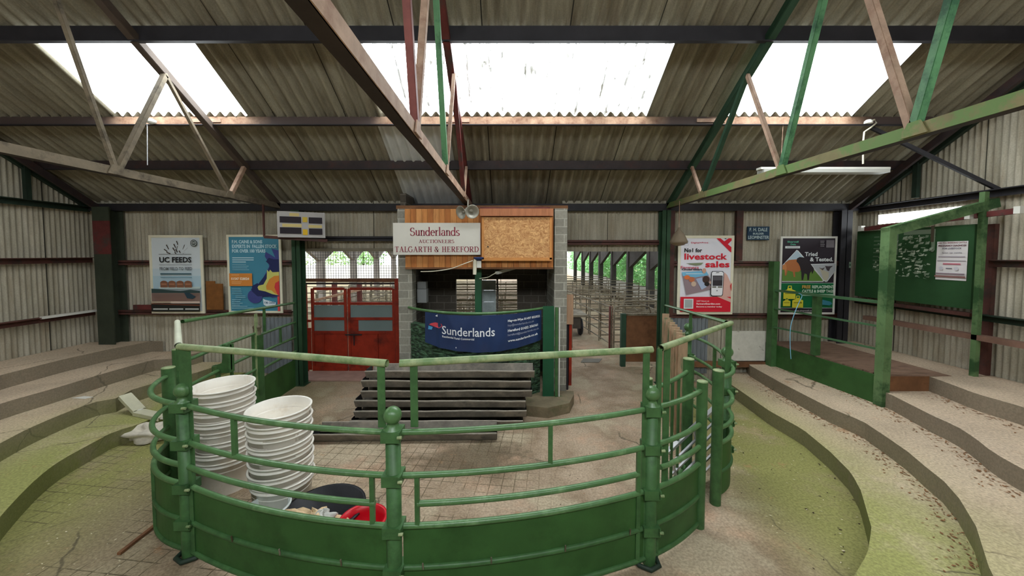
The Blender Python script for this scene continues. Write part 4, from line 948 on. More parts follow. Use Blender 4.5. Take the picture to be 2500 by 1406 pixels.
# ear tag poster
t, a = poster('ear_tag_poster', 'black and green poster with cattle in a triangle and yellow ear tags', 1906,577,2036,767, .035, white, Y=6.85)
DK, GR = C(50,42,50), C(24,110,66)
a.rect(0,0,1,1,DK); a.rect(0,.6,1,.94,GR); a.rect(0,.598,1,.603,Wc); a.rect(0,.938,1,.943,Wc)
a.text('Shearwell',.09,.035,.3,.058,C(110,206,170),.02); a.text('Data',.15,.07,.25,.092,C(110,206,170),.02); a.rect(.05,.105,.33,.135,Wc); a.rect(.08,.116,.3,.123,C(150,160,160)); a.small(.71,.035,.82,4,.008,.022,C(150,146,150),4); a.rect(.82,.025,.97,.125,C(120,114,120))
a.text('Tried',.42,.185,.66,.24,Wc,.03); a.text('& Tested.',.52,.255,.96,.31,Wc,.03)
tri = [(.26,.155),(.29,.165),(.8,.56),(.79,.585),(0,.585),(0,.36)]
a.poly(tri, C(236,240,240)); a.poly([(.26,.165),(.28,.172),(.6,.42),(0,.42),(0,.365)], C(186,208,222)); a.poly([(0,.42),(.6,.42),(.78,.56),(.77,.575),(0,.575)], C(104,140,66))
a.poly([(.04,.33),(.12,.29),(.3,.28),(.36,.34),(.36,.42),(.31,.45),(.24,.45),(.25,.52),(.22,.52),(.2,.45),(.1,.43),(.08,.5),(.05,.5),(.04,.43)], C(186,116,72)); a.poly([(0,.36),(.06,.34),(.08,.4),(.06,.5),(.04,.42),(0,.42)], C(206,136,86))
a.poly([(.27,.27),(.32,.25),(.42,.26),(.5,.31),(.57,.37),(.6,.42),(.57,.48),(.55,.44),(.52,.47),(.51,.56),(.48,.56),(.47,.48),(.42,.47),(.4,.56),(.37,.56),(.36,.46),(.33,.38),(.3,.34),(.26,.31)], C(52,46,50))
a.poly([(.53,.345),(1,.335),(1,.44),(.86,.58),(.83,.585),(.78,.57)], Wc); a.poly([(.55,.352),(1,.342),(1,.435),(.85,.575),(.79,.56)], C(186,190,196))
a.poly([(.7,.4),(.76,.42),(.88,.46),(.88,.52),(.84,.57),(.79,.56),(.75,.49)], C(196,190,170)); a.poly([(.8,.37),(.86,.375),(.95,.37),(.9,.4),(.88,.44),(.84,.43)], C(84,74,80)); a.poly([(.68,.39),(.74,.405),(.8,.39),(.76,.43)], C(96,84,84))
YL = C(222,214,64)
for u0, v0, s in ((.03,.635,1.0),(.2,.77,.9),(.02,.8,.62)):
    w_, h_ = .23*s, .18*s; a.poly([(u0,v0+h_),(u0,v0+.4*h_),(u0+.3*w_,v0+.28*h_),(u0+.36*w_,v0),(u0+.64*w_,v0),(u0+.7*w_,v0+.28*h_),(u0+w_,v0+.4*h_),(u0+w_,v0+h_)], YL); a.ell(u0+.5*w_,v0+.12*h_,.07*w_*1.5,.05*h_*1.5,GR); a.rect(u0+.12*w_,v0+.55*h_,u0+.85*w_,v0+.62*h_,C(150,146,40))
a.text('0476',.3,.85,.38,.875,C(110,110,40))
a.text('FREE',.37,.63,.53,.672,C(206,160,80),.03); a.text('REPLACEMENT',.56,.63,.97,.672,C(206,226,206),.03); a.text('CATTLE & SHEEP TAGS',.37,.688,.97,.728,C(206,226,206),.03); a.rect(.38,.745,.96,.772,C(150,190,160)); a.poly([(.74,.82),(.92,.85),(.95,.88),(.9,.9),(.76,.89)], C(60,130,150)); a.rect(.57,.83,.62,.9,YL)
a.text('www.shearwell.co.uk',.23,.96,.62,.983,C(206,204,206),.01)
fin(t, a)
# builder's plate
t = thing('builder_plate', 'small dark blue builder name plate on the back wall between two posters', 'plate'); q, r_ = at(1825,553,Y=6.94), at(1877,586,Y=6.94)
MB().box((q.x,6.93,r_.z),(r_.x,6.955,q.z)).build('plate', C(30,58,82), t); a = Art((q.x,6.928,q.z), (r_.x-q.x,0,0), (0,0,r_.z-q.z))
LT = C(186,204,206); a.text('F. H. DALE',.08,.1,.9,.36,LT,.02); a.text('BUILDER',.24,.46,.74,.6,LT,.02); a.text('LEOMINSTER',.02,.68,.98,.92,LT,.02)
fin_ = a.mb.build('lettering', None, t); close(t)
# auctioneer sign
t = thing('auctioneer_sign', 'white board with red serif lettering fixed on the pine cladding', 'sign'); q, r_ = at(959,544,Y=6.02), at(1173,622,Y=6.02)
MB().box((q.x,6.02,r_.z),(r_.x,6.045,q.z)).build('board', M('sign_white', (206,202,192), .5, var=.04), t); a = Art((q.x,6.018,q.z), (r_.x-q.x,0,0), (0,0,r_.z-q.z))
DR = C(134,22,50); a.serif('Sunderlands',.195,.13,.765,.40,DR); a.serif('AUCTIONEERS',.295,.52,.70,.63,DR); a.serif('TALGARTH & HEREFORD',.02,.735,.98,.91,DR)
a.mb.build('lettering', None, t); close(t)

# ------------------------------------------------------------------ display board on brackets
t = thing('weight_display', 'grey electronic display board with four black windows under the eave beam', 'display board')
A0, A1 = at(676,514,Y=6.25), at(793,523,Y=6.55); zz0 = at(676,578,Y=6.25).z
A1.z = at(793,523,Y=6.55).z; B1z = at(793,582,Y=6.55).z
top0, top1, hh = A0.z, A1.z, A0.z-zz0
rv = Vector((A1.x-A0.x, A1.y-A0.y, 0)); dv = Vector((0,0,-hh)); o_ = Vector((A0.x,A0.y,top0-.005)); nb_ = rv.cross(dv).normalized()
grey = C(176,172,170)
m = MB(); c8 = [o_, o_+rv, o_+rv+dv, o_+dv]; bk = [p+nb_*.1 for p in c8]
if nb_.y < 0: bk = [p-nb_*.1 for p in c8]
m.add(c8+bk, [(0,1,2,3),(7,6,5,4),(0,4,5,1),(1,5,6,2),(2,6,7,3),(3,7,4,0)]); m.build('housing', grey, t)
a = Art(o_, rv, dv, lift=.0015); YE, dkp = C(206,186,120), C(26,14,26)
for (u0,v0,u1,v1,c_) in ((.25,.06,.45,.18,YE),(.1,.48,.5,.6,YE),(.64,.5,.93,.61,YE),(.52,.2,.62,.4,C(206,176,60)),(.52,.68,.62,.9,C(218,176,30)),(.05,.2,.49,.44,dkp),(.65,.2,.94,.44,dkp),(.05,.62,.49,.86,dkp),(.65,.64,.94,.88,dkp)): a.rect(u0,v0,u1,v1,c_)
a.mb.build('readout', None, t)
m = MB(); bx0 = at(645,578,Y=6.3); m.bar((bx0.x,6.3,bx0.z+.0),(A1.x,6.62,B1z-.04), .05, .05); m.bar((bx0.x,6.3,bx0.z),(bx0.x,6.3,H+.84), .025, .025); m.build('bracket', brn, t); close(t)

# ------------------------------------------------------------------ auctioneer's rostrum and box
YB = 6.10
m = MB(); m.box((-1.83,6.16,0),(-1.60,6.42,3.2)); one(m, 'block_pier', blockm, 'grey block pier at the left of the auctioneer box', 'pier', 'grey block piers')
m = MB(); m.box((at(1352,700,Y=6.2).x,6.12,0),(at(1384,700,Y=6.12).x,7.3,3.2)); one(m, 'block_pier', blockm, 'grey block pier at the right of the auctioneer box beside the passage', 'pier', 'grey block piers')
# inner walls of the box, with two openings in the rear wall
YR = 7.62; iz0, iz1 = at(1135,757,Y=YR).z-.3, at(1135,682,Y=YR).z
wx = [at(1113,700,Y=YR).x, at(1160,700,Y=YR).x, at(1216,700,Y=YR).x, at(1263,700,Y=YR).x]; gx0, gx1 = at(1176,700,Y=YR).x, at(1212,700,Y=YR).x
z2 = at(1240,687,Y=YR).z
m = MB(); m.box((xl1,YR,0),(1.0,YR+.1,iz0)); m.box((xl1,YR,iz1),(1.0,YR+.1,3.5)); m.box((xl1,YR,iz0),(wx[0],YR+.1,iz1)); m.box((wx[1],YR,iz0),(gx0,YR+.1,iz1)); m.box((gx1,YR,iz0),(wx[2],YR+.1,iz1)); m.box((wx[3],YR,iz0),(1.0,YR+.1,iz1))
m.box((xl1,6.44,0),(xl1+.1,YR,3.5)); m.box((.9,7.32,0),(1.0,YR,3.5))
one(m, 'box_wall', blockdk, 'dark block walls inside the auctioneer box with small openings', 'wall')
m = MB(); m.box((xl1,6.2,3.2),(1.0,YR+.1,3.26)); one(m, 'box_ceiling', oldwood, 'dark boarded top over the auctioneer box', 'boards')
glassb = M('glass_block', (170,180,180), .25, var=.2, scale=9, emis=.0, spec=.6)
t = thing('glass_block_window', 'column of three pale glass blocks in the rear wall of the auctioneer box', 'glass blocks'); hb_ = (iz1-iz0)/3.9
for i in range(4): MB().box((gx0+.01,YR-.01,iz0+hb_*i),(gx1-.01,YR+.09,iz0+hb_*(i+1)-.012 if i < 3 else iz1-.02)).build('glass_block', glassb, t)
close(t)
# cladding
t = thing('timber_cladding', 'varnished pine boards across the front of the auctioneer box', 'cladding')
c0, c1 = at(988,510,Y=YB), at(1351,654,Y=YB); n = 26; m = MB()
wv = [M('pine_%d' % i, c, .6, var=.2, scale=4, stretch=(5,5,.6), rgb2=(140,84,42), mix=(.55,.75)) for i, c in enumerate(((188,124,66),(172,106,52),(198,136,78)))]
mbs = [MB(), MB(), MB()]
for i in range(n):
    x0 = c0.x+(c1.x-c0.x)*i/n; x1 = c0.x+(c1.x-c0.x)*(i+1)/n-.004; mbs[(i*7)%3].box((x0,YB,c1.z),(x1,YB+.02,c0.z), wv[(i*7)%3])
mm_ = MB()
for q in mbs: mm_.add(q.v, q.f, q.mats[0])
mm_.build('boards', None, t)
MB().box((c0.x,YB-.012,c1.z-.02),(c1.x,YB+.03,c1.z+.01)).build('bottom_trim', oldwood, t); close(t)
t = thing('strand_board_shutter', 'orange strand-board shutter in a timber frame right of the white sign', 'shutter')
s0, s1 = at(1176,530,Y=6.0), at(1347,632,Y=6.0)
MB().box((s0.x+.03,6.0,s1.z+.02),(s1.x-.03,6.03,s0.z)).build('panel', osb, t)
m = MB(); fr = M('shutter_frame_pine', (196,134,74), .6, var=.15); m.box((s0.x,5.985,s1.z-.01),(s0.x+.035,6.05,s0.z)); m.box((s1.x-.035,5.985,s1.z-.01),(s1.x,6.05,s0.z)); m.box((s0.x,5.985,s1.z-.03),(s1.x,6.05,s1.z+.02)); m.build('frame', fr, t)
h0, h1 = at(1172,509,Y=5.96), at(1351,527,Y=5.96); MB().box((h0.x,5.96,h1.z),(h1.x,6.09,h0.z)).build('head_board', M('head_board_pine', (168,108,74), .7, var=.2, scale=5, stretch=(5,5,.6)), t)
MB().box((h0.x,5.98,h0.z),(h1.x-.05,6.09,h0.z+.025)).build('top_batten', maroon, t); MB().tube([(s0.x+.1,5.998,s1.z+.2),(s0.x+.1,5.99,s1.z+.2)], .012, n=10).build('knot_hole', blackst, t); close(t)
# post in front, with camera box and cables
px_ = at(1168,700,Y=6.3).x; t = thing('box_post', 'dark green post standing in the middle of the auctioneer opening', 'post'); MB().box((px_-.055,6.25,1.0),(px_+.055,6.36,c1.z-.002)).build('shaft', M('post_green', (38,84,56), .5, var=.15), t); close(t)
t = thing('hanging_microphone', 'white microphone unit with a blue cap on the green box post', 'microphone'); q = at(1163,640,Y=6.02)
MB().box((q.x-.04,6.0,q.z-.02),(q.x+.0,6.06,q.z+.05)).build('bracket', cream, t); m = MB(); m.tube([(q.x-.02,6.02,q.z+.02),(q.x-.03,6.02,q.z-.2)], [.035,.03]); m.build('body', cream, t)
MB().box((q.x+.01,6.0,q.z-.09),(q.x+.08,6.06,q.z+.02)).build('junction', white, t); m = MB(); m.lathe((q.x+.04,6.02,q.z+.03), [(.04,0),(.07,.02),(.09,.05),(.001,.055)], n=16); m.build('cap', C(40,60,110), t); close(t)
def cable(name, label, pts, r=.007, mat=None, cat='cable'):
    # smooth the points
    P_ = [Vector(p) for p in pts]; out = []
    for i in range(len(P_)-1):
        p0, p1_, p2_, p3_ = P_[max(0,i-1)], P_[i], P_[i+1], P_[min(len(P_)-1,i+2)]
        for k in range(5):
            u = k/5; out.append(.5*((2*p1_)+(p2_-p0)*u+(2*p0-5*p1_+4*p2_-p3_)*u*u+(3*p1_-p0-3*p2_+p3_)*u**3))
    out.append(P_[-1]); m = MB(); m.tube(out, r, n=6); return one(m, name, mat or cream, label, cat)
cable('cable', 'thin pale cable sagging below the pine cladding to the microphone', [at(x,y,Y=6.0) for x, y in ((1027,663),(1060,662),(1100,656),(1130,645),(1155,636))])
cable('cable', 'white cable looping from the green post up to the strip light', [at(x,y,Y=6.15) for x, y in ((1170,680),(1190,677),(1200,672),(1212,665))])
cable('cable', 'white cable hanging down beside the grey meter box', [at(x,y,Y=6.35) for x, y in ((1010,668),(1012,690),(1011,720),(1013,748))])
t = thing('strip_light', 'white strip light hanging at a slant under the pine cladding', 'light fitting'); a0, a1 = at(1212,666,Y=6.2), at(1262,652,Y=6.6); MB().bar(a0, a1, .05, .05).build('batten', white, t); MB().bar(a1, at(1290,650,Y=7.2), .02, .02).build('tube', white, t); close(t)
t = thing('meter_box', 'grey two-part electrical meter box on the left inside wall of the box', 'meter box'); q, r_ = at(1018,688,Y=6.7), at(1040,739,Y=6.7)
MB().box((q.x,6.7,r_.z),(r_.x+.01,6.86,(q.z*.65+r_.z*.35))).build('lower_case', C(176,178,178), t); MB().box((q.x,6.72,(q.z*.65+r_.z*.35)+.006),(r_.x,6.86,q.z)).build('upper_case', C(150,152,150), t); close(t)
# curved rostrum wall
def rost(z, r0=0, n=20, x0=-1.62, x1=.62, y0=6.12, bulge=.66, **k):
    out = []
    for i in range(n+1):
        u = i/n; out.append((x0+(x1-x0)*u, y0-(bulge-r0)*4*u*(1-u)-0.0, z))
    return out
o1 = [(p[0],p[1]) for p in rost(0, bulge=.53, x1=.54)]; o2 = [(p[0],p[1]+.2) for p in rost(0, bulge=.53, x1=.54)]
m = MB(); m.band(o1, o2, 0, 1.3); one(m, 'rostrum_wall', stonem, 'curved green-painted stone wall of the auctioneer rostrum', 'wall')
t = thing('rostrum_rail', 'green curved pipe rail above the rostrum wall carrying the blue banner', 'rail')
MB().tube([(p[0],p[1]+.04,1.56) for p in rost(0, x0=-1.66, x1=.66)], .022).build('pipe', railm, t)
for u in (3,19): p = rost(0)[u]; MB().bar((p[0],p[1]+.04,1.25),(p[0],p[1]+.04,1.55), .05, .03).build('upright', green, t)
close(t)
# banner hung on the rail
RB = rost(0, x0=-1.66, x1=.66)
def rpt(x):
    u = (x+1.66)/2.32; u = max(0, min(1, u)); return 6.12-.66*4*u*(1-u)+.04
bx0_, bx1_ = at(1037,765,Y=5.75).x, at(1322,765,Y=5.95).x
NX, NZ = 60, 14
def ban(u, v):
    x = bx0_+(bx1_-bx0_)*u; y = rpt(x)-.06; topz = 1.545-.035*math.sin(u*math.pi)*0
    rp = .008*math.sin(u*38+v*3)*(.4+v)+.014*math.sin(u*11+2)*v+.02*math.exp(-((u-.22-.1*v)/.03)**2)*(1-v)+.012*math.sin((u*6-v*4))*v
    zt, zb = 1.545, 1.02-.03*math.sin(u*math.pi)+.05*(abs(u-.5)*2)**3
    if u < .12: y += .03
    return Vector((x, y-.012-rp, zt+(zb-zt)*v))
t = thing('sunderlands_banner', 'navy vinyl banner with white lettering hung on the rostrum rail', 'banner'); t.name = 'vinyl_banner'
m = MB(); vs = [ban(i/NX, j/NZ) for j in range(NZ+1) for i in range(NX+1)]
fs = [(j*(NX+1)+i,(j+1)*(NX+1)+i,(j+1)*(NX+1)+i+1,j*(NX+1)+i+1) for j in range(NZ) for i in range(NX)]; m.add(vs, fs, None, True); m.build('sheet', M('navy_vinyl', (36,56,98), .28, var=.1, spec=.6), t)
class BArt(Art):
    def P(s, u, v): return ban(u, v)-Vector((0,.004+.0008*s.k,0))
a = BArt((0,0,0),(1,0,0),(0,0,-1)); WH = C(238,240,244)
a.poly([(.06,.33),(.1,.28),(.16,.28),(.17,.34),(.14,.42),(.09,.42),(.04,.38)], C(216,78,90)); a.poly([(.035,.42),(.075,.44),(.065,.53),(.03,.54)], C(86,164,214))
a.poly([(.1,.08),(.125,.02),(.125,.09)], WH)
a.mb.build('logo', None, t); a.mb = MB(); a.text('Sunderlands',.165,.33,.6,.57,WH,.008); a.text('Residential Rural Commercial',.167,.61,.435,.67,WH,.02)
a.text('Hay-on-Wye 01497 822522',.705,.15,.985,.24,WH,.03); a.text('hay@sunderlands.co.uk',.705,.28,.93,.36,C(170,176,196),.0); a.text('Hereford 01432 356161',.705,.42,.965,.5,WH,.03); a.text('hereford@sunderlands.co.uk',.705,.55,.975,.63,C(170,176,196),.0); a.text('www.sunderlands.co.uk',.705,.71,.965,.78,WH,.02)
a.ell(.285,.9,.004,.02,WH); a.mb.build('lettering', None, t); close(t)
# green doors and kerb at the right of the rostrum
t = thing('rostrum_door', 'tall dark green sheet door folded against the right block pier', 'door'); q0, q1 = at(1322,935,Z=.16), at(1346,935,Z=.16)
m = MB(); m.box((.56,5.86,.16),(.74,5.89,1.62)); m.build('panel', M('door_green', (30,82,54), .5, var=.12), t); MB().box((.755,5.84,.16),(.80,5.90,1.6)).build('stile', green, t); MB().box((.815,5.85,.16),(.832,5.89,1.6)).build('edge_strip', white, t); close(t)
m = MB(); kx = [(-.2,5.62),(.25,5.5),(.6,5.42),(.95,5.6),(1.08,5.95),(1.1,6.1)]; m.prism(kx+[(.6,6.1),(.4,5.95)], 0, .16); one(m, 'rostrum_plinth', kerbm, 'low rounded concrete plinth at the foot of the rostrum doors', 'plinth')

# ------------------------------------------------------------------ horn loudspeakers
t = thing('horn_speaker', 'pair of grey horn loudspeakers on a bracket at the end of the middle truss', 'loudspeaker')
hm = M('horn_grey', (168,164,152), .4, .4, var=.15)
def horn(c, d, r=.1, L=.2):
    d = Vector(d).normalized(); m = MB()
    m.lathe((0,0,0), [(.05,-L),(.052,-L*.7),(.03,-L*.55),(r*.42,-L*.3),(r*.7,-L*.1),(r,0),(r*.95,.001),(r*.66,-L*.1),(r*.38,-L*.3),(.022,-L*.4),(.02,-L*.2),(.001,-L*.18)], n=28)
    q = Vector((0,0,1)).rotation_difference(d).to_matrix(); m.v = [tuple(q @ Vector(v)+Vector(c)) for v in m.v]; return m
h1_, h2_ = at(1125,519,Y=5.55), at(1153,517,Y=5.55)
horn(h1_, (-.75,-.9,-.35)).build('left_horn', hm, t).name = 'horn'; horn(h2_, (.35,-1,-.3), .105).build('horn', hm, t)
hk = (h1_+h2_)/2+Vector((0,.2,.0)); MB().tube([hk, (hk.x,hk.y,H+.84)], .012).build('bracket', hm, t); MB().bar(h1_+Vector((.04,.17,.03)), h2_+Vector((-.02,.18,.03)), .03, .02).build('crossbar', hm, t); close(t)

# ------------------------------------------------------------------ red gates and their frame
YG = 7.6
def gz(py): return at(900,py,Y=YG).z
def gX(px__): return at(px__,800,Y=YG).x
t = thing('gateway_surround', 'maroon steel frame with a top bar round the red double gates', 'frame')
MB().box((gX(745),YG-.04,0),(gX(750),YG+.04,gz(690))).build('post', redp, t); MB().box((gX(967),YG-.06,0),(gX(976),YG+.04,gz(680))).build('post', redp, t)
MB().box((gX(742),YG-.03,gz(694)),(gX(976),YG+.03,gz(690))).build('top_bar', steel, t); MB().box((gX(735),YG+.1,gz(689)),(gX(978),YG+.17,gz(681))).build('roller_pole', oldwood, t); close(t)
grn = M('grey_perspex', (122,138,138), .45, var=.06)
def leaf(label, x0, x1, mid=None, extra=False):
    t = thing('red_gate', label, 'gate', 'red double gates'); m = MB(); s_ = .05
    m.box((x0,YG-.025,.03),(x0+s_,YG+.025,gz(704))); m.box((x1-s_,YG-.025,.03),(x1,YG+.025,gz(704)))
    for py in (705,741,778,811): m.box((x0+s_,YG-.025,gz(py)-.025),(x1-s_,YG+.025,gz(py)+.03))
    m.box((x0+s_,YG-.025,.03),(x1-s_,YG+.025,.12)); m.build('frame', redp, t)
    MB().box((x0+s_,YG-.005,gz(775)),(x1-s_,YG+.005,gz(745))).build('upper_pane', grn, t); MB().box((x0+s_+(.16 if extra else 0),YG-.005,gz(808)),(x1-s_,YG+.005,gz(781))).build('lower_pane', grn, t)
    if extra: MB().box((x0+s_,YG-.012,gz(808)),(x0+s_+.16,YG+.012,gz(781))).build('infill', redp, t)
    MB().box((x0+s_,YG-.008,.12),(x1-s_,YG+.008,gz(812))).build('sheet', redp, t); u = x0+(x1-x0)*(.33 if not extra else .62); MB().box((u-.012,YG-.03,.12),(u+.012,YG-.008,gz(814))).build('stiffener', redp, t)
    return close(t)
leaf('left leaf of the red gates with two grey panes', gX(762), gX(848)); g2 = leaf('right leaf of the red gates with a bolt and two grey panes', gX(851), gX(965), extra=True)
t = thing('gate_bolt', 'dark sliding bolt across the middle of the red gates', 'bolt'); m = MB(); m.bar((gX(845),YG-.045,gz(816)),(gX(885),YG-.045,gz(816)), .02, .02); m.bar((gX(866),YG-.045,gz(818)),(gX(866),YG-.045,gz(842)), .015, .015); m.build('bar', blackst, t); close(t)
m = MB(); m.box((gX(749),YG-.02,.05),(gX(760),YG+.0,gz(800))); m.box((gX(749),YG-.02,gz(786)),(gX(760),YG,gz(780))); one(m, 'side_panel', redp, 'narrow red sheet between the gate frame and the left red gate', 'panel')
m = MB(); m.box((gX(758)-.1,7.02,.004),(-1.95,7.56,.03)); one(m, 'rubber_mat', M('pinkish_ramp', (160,128,116), .85, var=.15, scale=6), 'pinkish threshold board on the floor in front of the red gates', 'mat')
m = MB(); m.box((gx+.12,6.95,2.5),(xl1,7.0,2.56)); one(m, 'lintel_board', M('grey_weathered_board', (120,112,96), .8, var=.2), 'weathered board along the bottom of the sheeting over the red gates', 'board')

# ------------------------------------------------------------------ right platform, posts, rails
t = thing('viewing_platform', 'timber-decked platform with a green side panel on the right steps', 'platform')
a0, a1 = Vector((4.88,6.93,0)), Vector((5.07,4.93,0))
m = MB(); m.bar((a0.x,a0.y,.59),(a1.x,a1.y,.59), .03, .40); m.build('side_panel', greenbrush, t)
m = MB(); nb = 14
for i in range(nb):
    y0 = 4.93+(6.93-4.93)*i/nb; y1 = y0+2.0/nb-.006; xa = 5.07+(4.88-5.07)*(y0-4.93)/2.0+.02; m.box((xa,y0,.77),(6.0,y1,.806))
m.build('deck', deckm, t); MB().box((5.09,4.92,.58),(5.82,4.95,.80)).build('end_riser', oldwood, t); MB().box((5.1,4.95,.4),(5.16,5.01,.765)).build('leg', oldwood, t); close(t)
m = MB(); q = at(2150,990,Z=.4); m.box((q.x-.05,q.y-.06,.4),(q.x+.05,q.y+.06,2.80)); tp = Vector((q.x,q.y,2.8)); one(m, 'channel_post', M('worn_green_channel', (98,126,84), .5, var=.2, scale=3, rgb2=(52,84,50), mix=(.48,.6)), 'tall worn green post at the near corner of the platform', 'post')
m = MB(); m.bar(tp+Vector((-.05,0,-.06)), at(2430,495,X=6.5)+Vector((0,0,0)), .1, .12); one(m, 'channel_beam', M('worn_green_channel', (0,0,0)), 'green beam from the tall post sloping up to the right wall', 'beam')
m = MB(); m.box((at(1880,800,Y=6.78).x-.05,6.66,.4),(at(1880,800,Y=6.78).x+.05,6.8,at(1880,638,Y=6.75).z)); one(m, 'railing_post', green, 'green post at the far end of the platform in front of the tag poster', 'post')
m = MB(); q = at(1990,867,Z=.8); m.box((q.x-.045,q.y-.045,.802),(q.x+.045,q.y+.045,1.80)); one(m, 'railing_post', green, 'shorter green post halfway along the platform railing', 'post')
t = thing('platform_railing', 'three thin green rails along the edge of the platform', 'railing'); pa = Vector((at(1880,800,Y=6.75).x,6.72,0)); pb = Vector((5.06,4.98,0))
for ya, yb, rr in ((708,738,.04),(752,797,.025),(797,853,.025)):
    za, zb = at(1880,ya,Y=6.72).z, at(2137,yb,Y=4.98).z; MB().bar((pa.x,pa.y,za),(pb.x,pb.y,zb), .03, rr).build('rail', M('rail_dull_green', (70,104,72), .5, var=.2), t)
close(t)
q = at(1957,720,Y=6.1); cable('blue_twine', 'loose pale blue twine tied to the top platform rail', [at(x,y,Y=6.0) for x, y in ((1950,716),(1958,722),(1950,740),(1938,770),(1930,800),(1929,840),(1931,876))], .006, C(130,190,220), 'twine')
# white board, grey sheet, ledge
m = MB(); q, r_ = at(1786,808,Y=6.86), at(1866,880,Y=6.86); m.box((q.x,6.84,r_.z),(r_.x,6.87,q.z)); one(m, 'white_board', M('flaking_white', (206,202,192), .7, var=.1, scale=9, rgb2=(150,142,130), mix=(.62,.7)), 'scratched white board standing against the back wall beside the platform', 'board')
m = MB(); m.box((at(1690,890,Y=6.84).x,6.80,at(1700,895,Y=6.84).z),(at(1868,890,Y=6.84).x,6.9,at(1700,883,Y=6.84).z)); one(m, 'ledge_board', oldwood, 'low timber ledge under the scratched white board', 'ledge')
m = MB(); x0, x1 = at(1628,800,Y=6.88).x, at(1728,800,Y=6.88).x; corr_wall(m, x0, x1, .2, at(1650,770,Y=6.88).z, 6.885, None, .076, .012); one(m, 'corrugated_sheet', M('grey_galvanised_sheet', (124,130,136), .5, .35, var=.2, scale=5, stretch=(5,5,.6)), 'grey galvanised sheet against the lower back wall right of the passage', 'sheet')
m = MB(); corr_wall(m, at(640,800,Y=6.9).x, at(712,800,Y=6.9).x, .2, at(650,775,Y=6.9).z, 6.9, None, .076, .012); one(m, 'corrugated_sheet', M('grey_galvanised_sheet',(0,0,0)), 'grey galvanised sheet against the lower back wall left of the red gates', 'sheet')
# brown board and plank between the left posters
m = MB(); q, r_ = at(503,686,Y=6.85), at(546,756,Y=6.85); m.box((q.x,6.84,r_.z),(r_.x,6.86,q.z-.05)); m.box((q.x,6.842,q.z-.05),(q.x+(r_.x-q.x)*.55,6.858,q.z)); one(m, 'hardboard_offcut', M('amber_hardboard', (122,78,38), .6, var=.25, scale=6), 'brown hardboard offcut standing on the rail between the left posters', 'board')
m = MB(); q, r_ = at(326,744,Y=6.85), at(372,756,Y=6.85); m.box((q.x,6.84,r_.z),(r_.x,6.87,q.z)); one(m, 'short_plank', maroon, 'short brown plank on the lower rail left of the feed poster', 'plank')
m = MB(); a_, b_ = at(102,779,X=xl+.1), at(244,762,X=xl+.1); zz = (a_.z+b_.z)/2+.03; m.bar((xl+.09,a_.y,zz),(xl+.09,b_.y,zz), .05, .04); one(m, 'white_strip', white, 'long white plastic strip resting on the left wall rail', 'strip')
# notice board on the right wall
XN = 6.40
yA, yB = at(2092,600,X=XN).y, at(2378,600,X=XN).y; zt, zb = at(2240,556,X=XN).z, at(2240,740,X=XN).z
t = thing('notice_board', 'large green notice board on the right wall with torn poster remains', 'notice board')
MB().box((XN,yB,zb),(XN+.03,yA,zt)).build('board', M('notice_green', (44,80,46), .6, var=.15, scale=2), t)
a = Art((XN-.001,yA,zt), (0,yB-yA,0), (0,0,zb-zt)); R = random.Random(5)
tn, tn2 = C(150,162,142), C(116,132,110)
for (u0,v0,u1,v1) in ((.30,.04,.42,.36),(.30,.5,.41,.62),(.31,.62,.4,.76),(.47,.03,.73,.09),(.70,.05,.73,.3)): a.rect(u0,v0,u1,v1,tn2)
for i in range(170):
    u = R.choice([R.uniform(.3,.41), R.uniform(.47,.72), R.uniform(.52,.72)]); v = R.uniform(.1,.66); w_ = R.uniform(.008,.04); h_ = R.uniform(.005,.03)
    a.poly([(u,v),(u+w_,v+R.uniform(-.02,.02)),(u+w_*.8,v+h_),(u-w_*.2,v+h_*R.uniform(.5,1.5))], R.choice([tn,tn2,C(178,186,166)]))
for i in range(9): a.rect(.31,.1+.055*i,.31+R.uniform(.05,.1),.115+.055*i,C(84,104,80))
a.rect(.805,0,.83,.2,C(66,58,44)); a.rect(.06,.47,.085,.56,C(130,150,130)); a.rect(.066,.5,.08,.53,C(50,80,56))
a.mb.build('torn_paper', None, t)['kind'] = 'stuff'
MB().box((XN-.03,yB-.02,zb-.1),(XN+.05,yA,zb-.05)).build('lower_batten', brn, t); close(t)
t = thing('paper_notice', 'white printed notice pinned to the right part of the green notice board', 'notice'); n0, n1 = at(2287,590,X=XN-.02), at(2357,686,X=XN-.02)
MB().box((XN-.012,n1.y,n1.z),(XN-.008,n0.y,n0.z)).build('sheet', C(228,222,222), t); a = Art((XN-.013,n0.y,n0.z), (0,n1.y-n0.y,0), (0,0,n1.z-n0.z)); dR, dB = C(130,60,70), C(96,90,110)
a.text('ARE YOU BREEDING CATTLE',.04,.02,.96,.055,dR,.02); a.text('PREGNANCY DIAGNOSIS',.05,.09,.96,.135,C(96,40,52),.03); a.text('FOR LIVESTOCK',.2,.165,.82,.205,dB,.02); a.text('Scan up cattle',.2,.28,.84,.32,dB,.01); a.rect(.08,.39,.95,.41,C(150,136,150)); a.rect(.05,.495,.98,.51,C(140,130,140)); a.rect(.25,.565,.82,.6,C(196,110,126)); a.rect(.36,.69,.56,.71,dB); a.ell(.2,.7,.07,.05,C(206,202,210)); a.ell(.7,.7,.07,.05,C(206,202,210)); a.rect(.02,.82,.97,.85,C(140,120,130)); a.rect(0,.885,1,.93,C(140,100,96)); a.mb.build('print', None, t); close(t)
m = MB(); q = at(2388,700,X=6.3); m.box((6.28,q.y-.03,.8),(6.34,q.y+.03,at(2390,470,X=6.3).z)); one(m, 'channel_post', M('worn_green_channel',(0,0,0)), 'green post on the right wall at the end of the notice board', 'post')
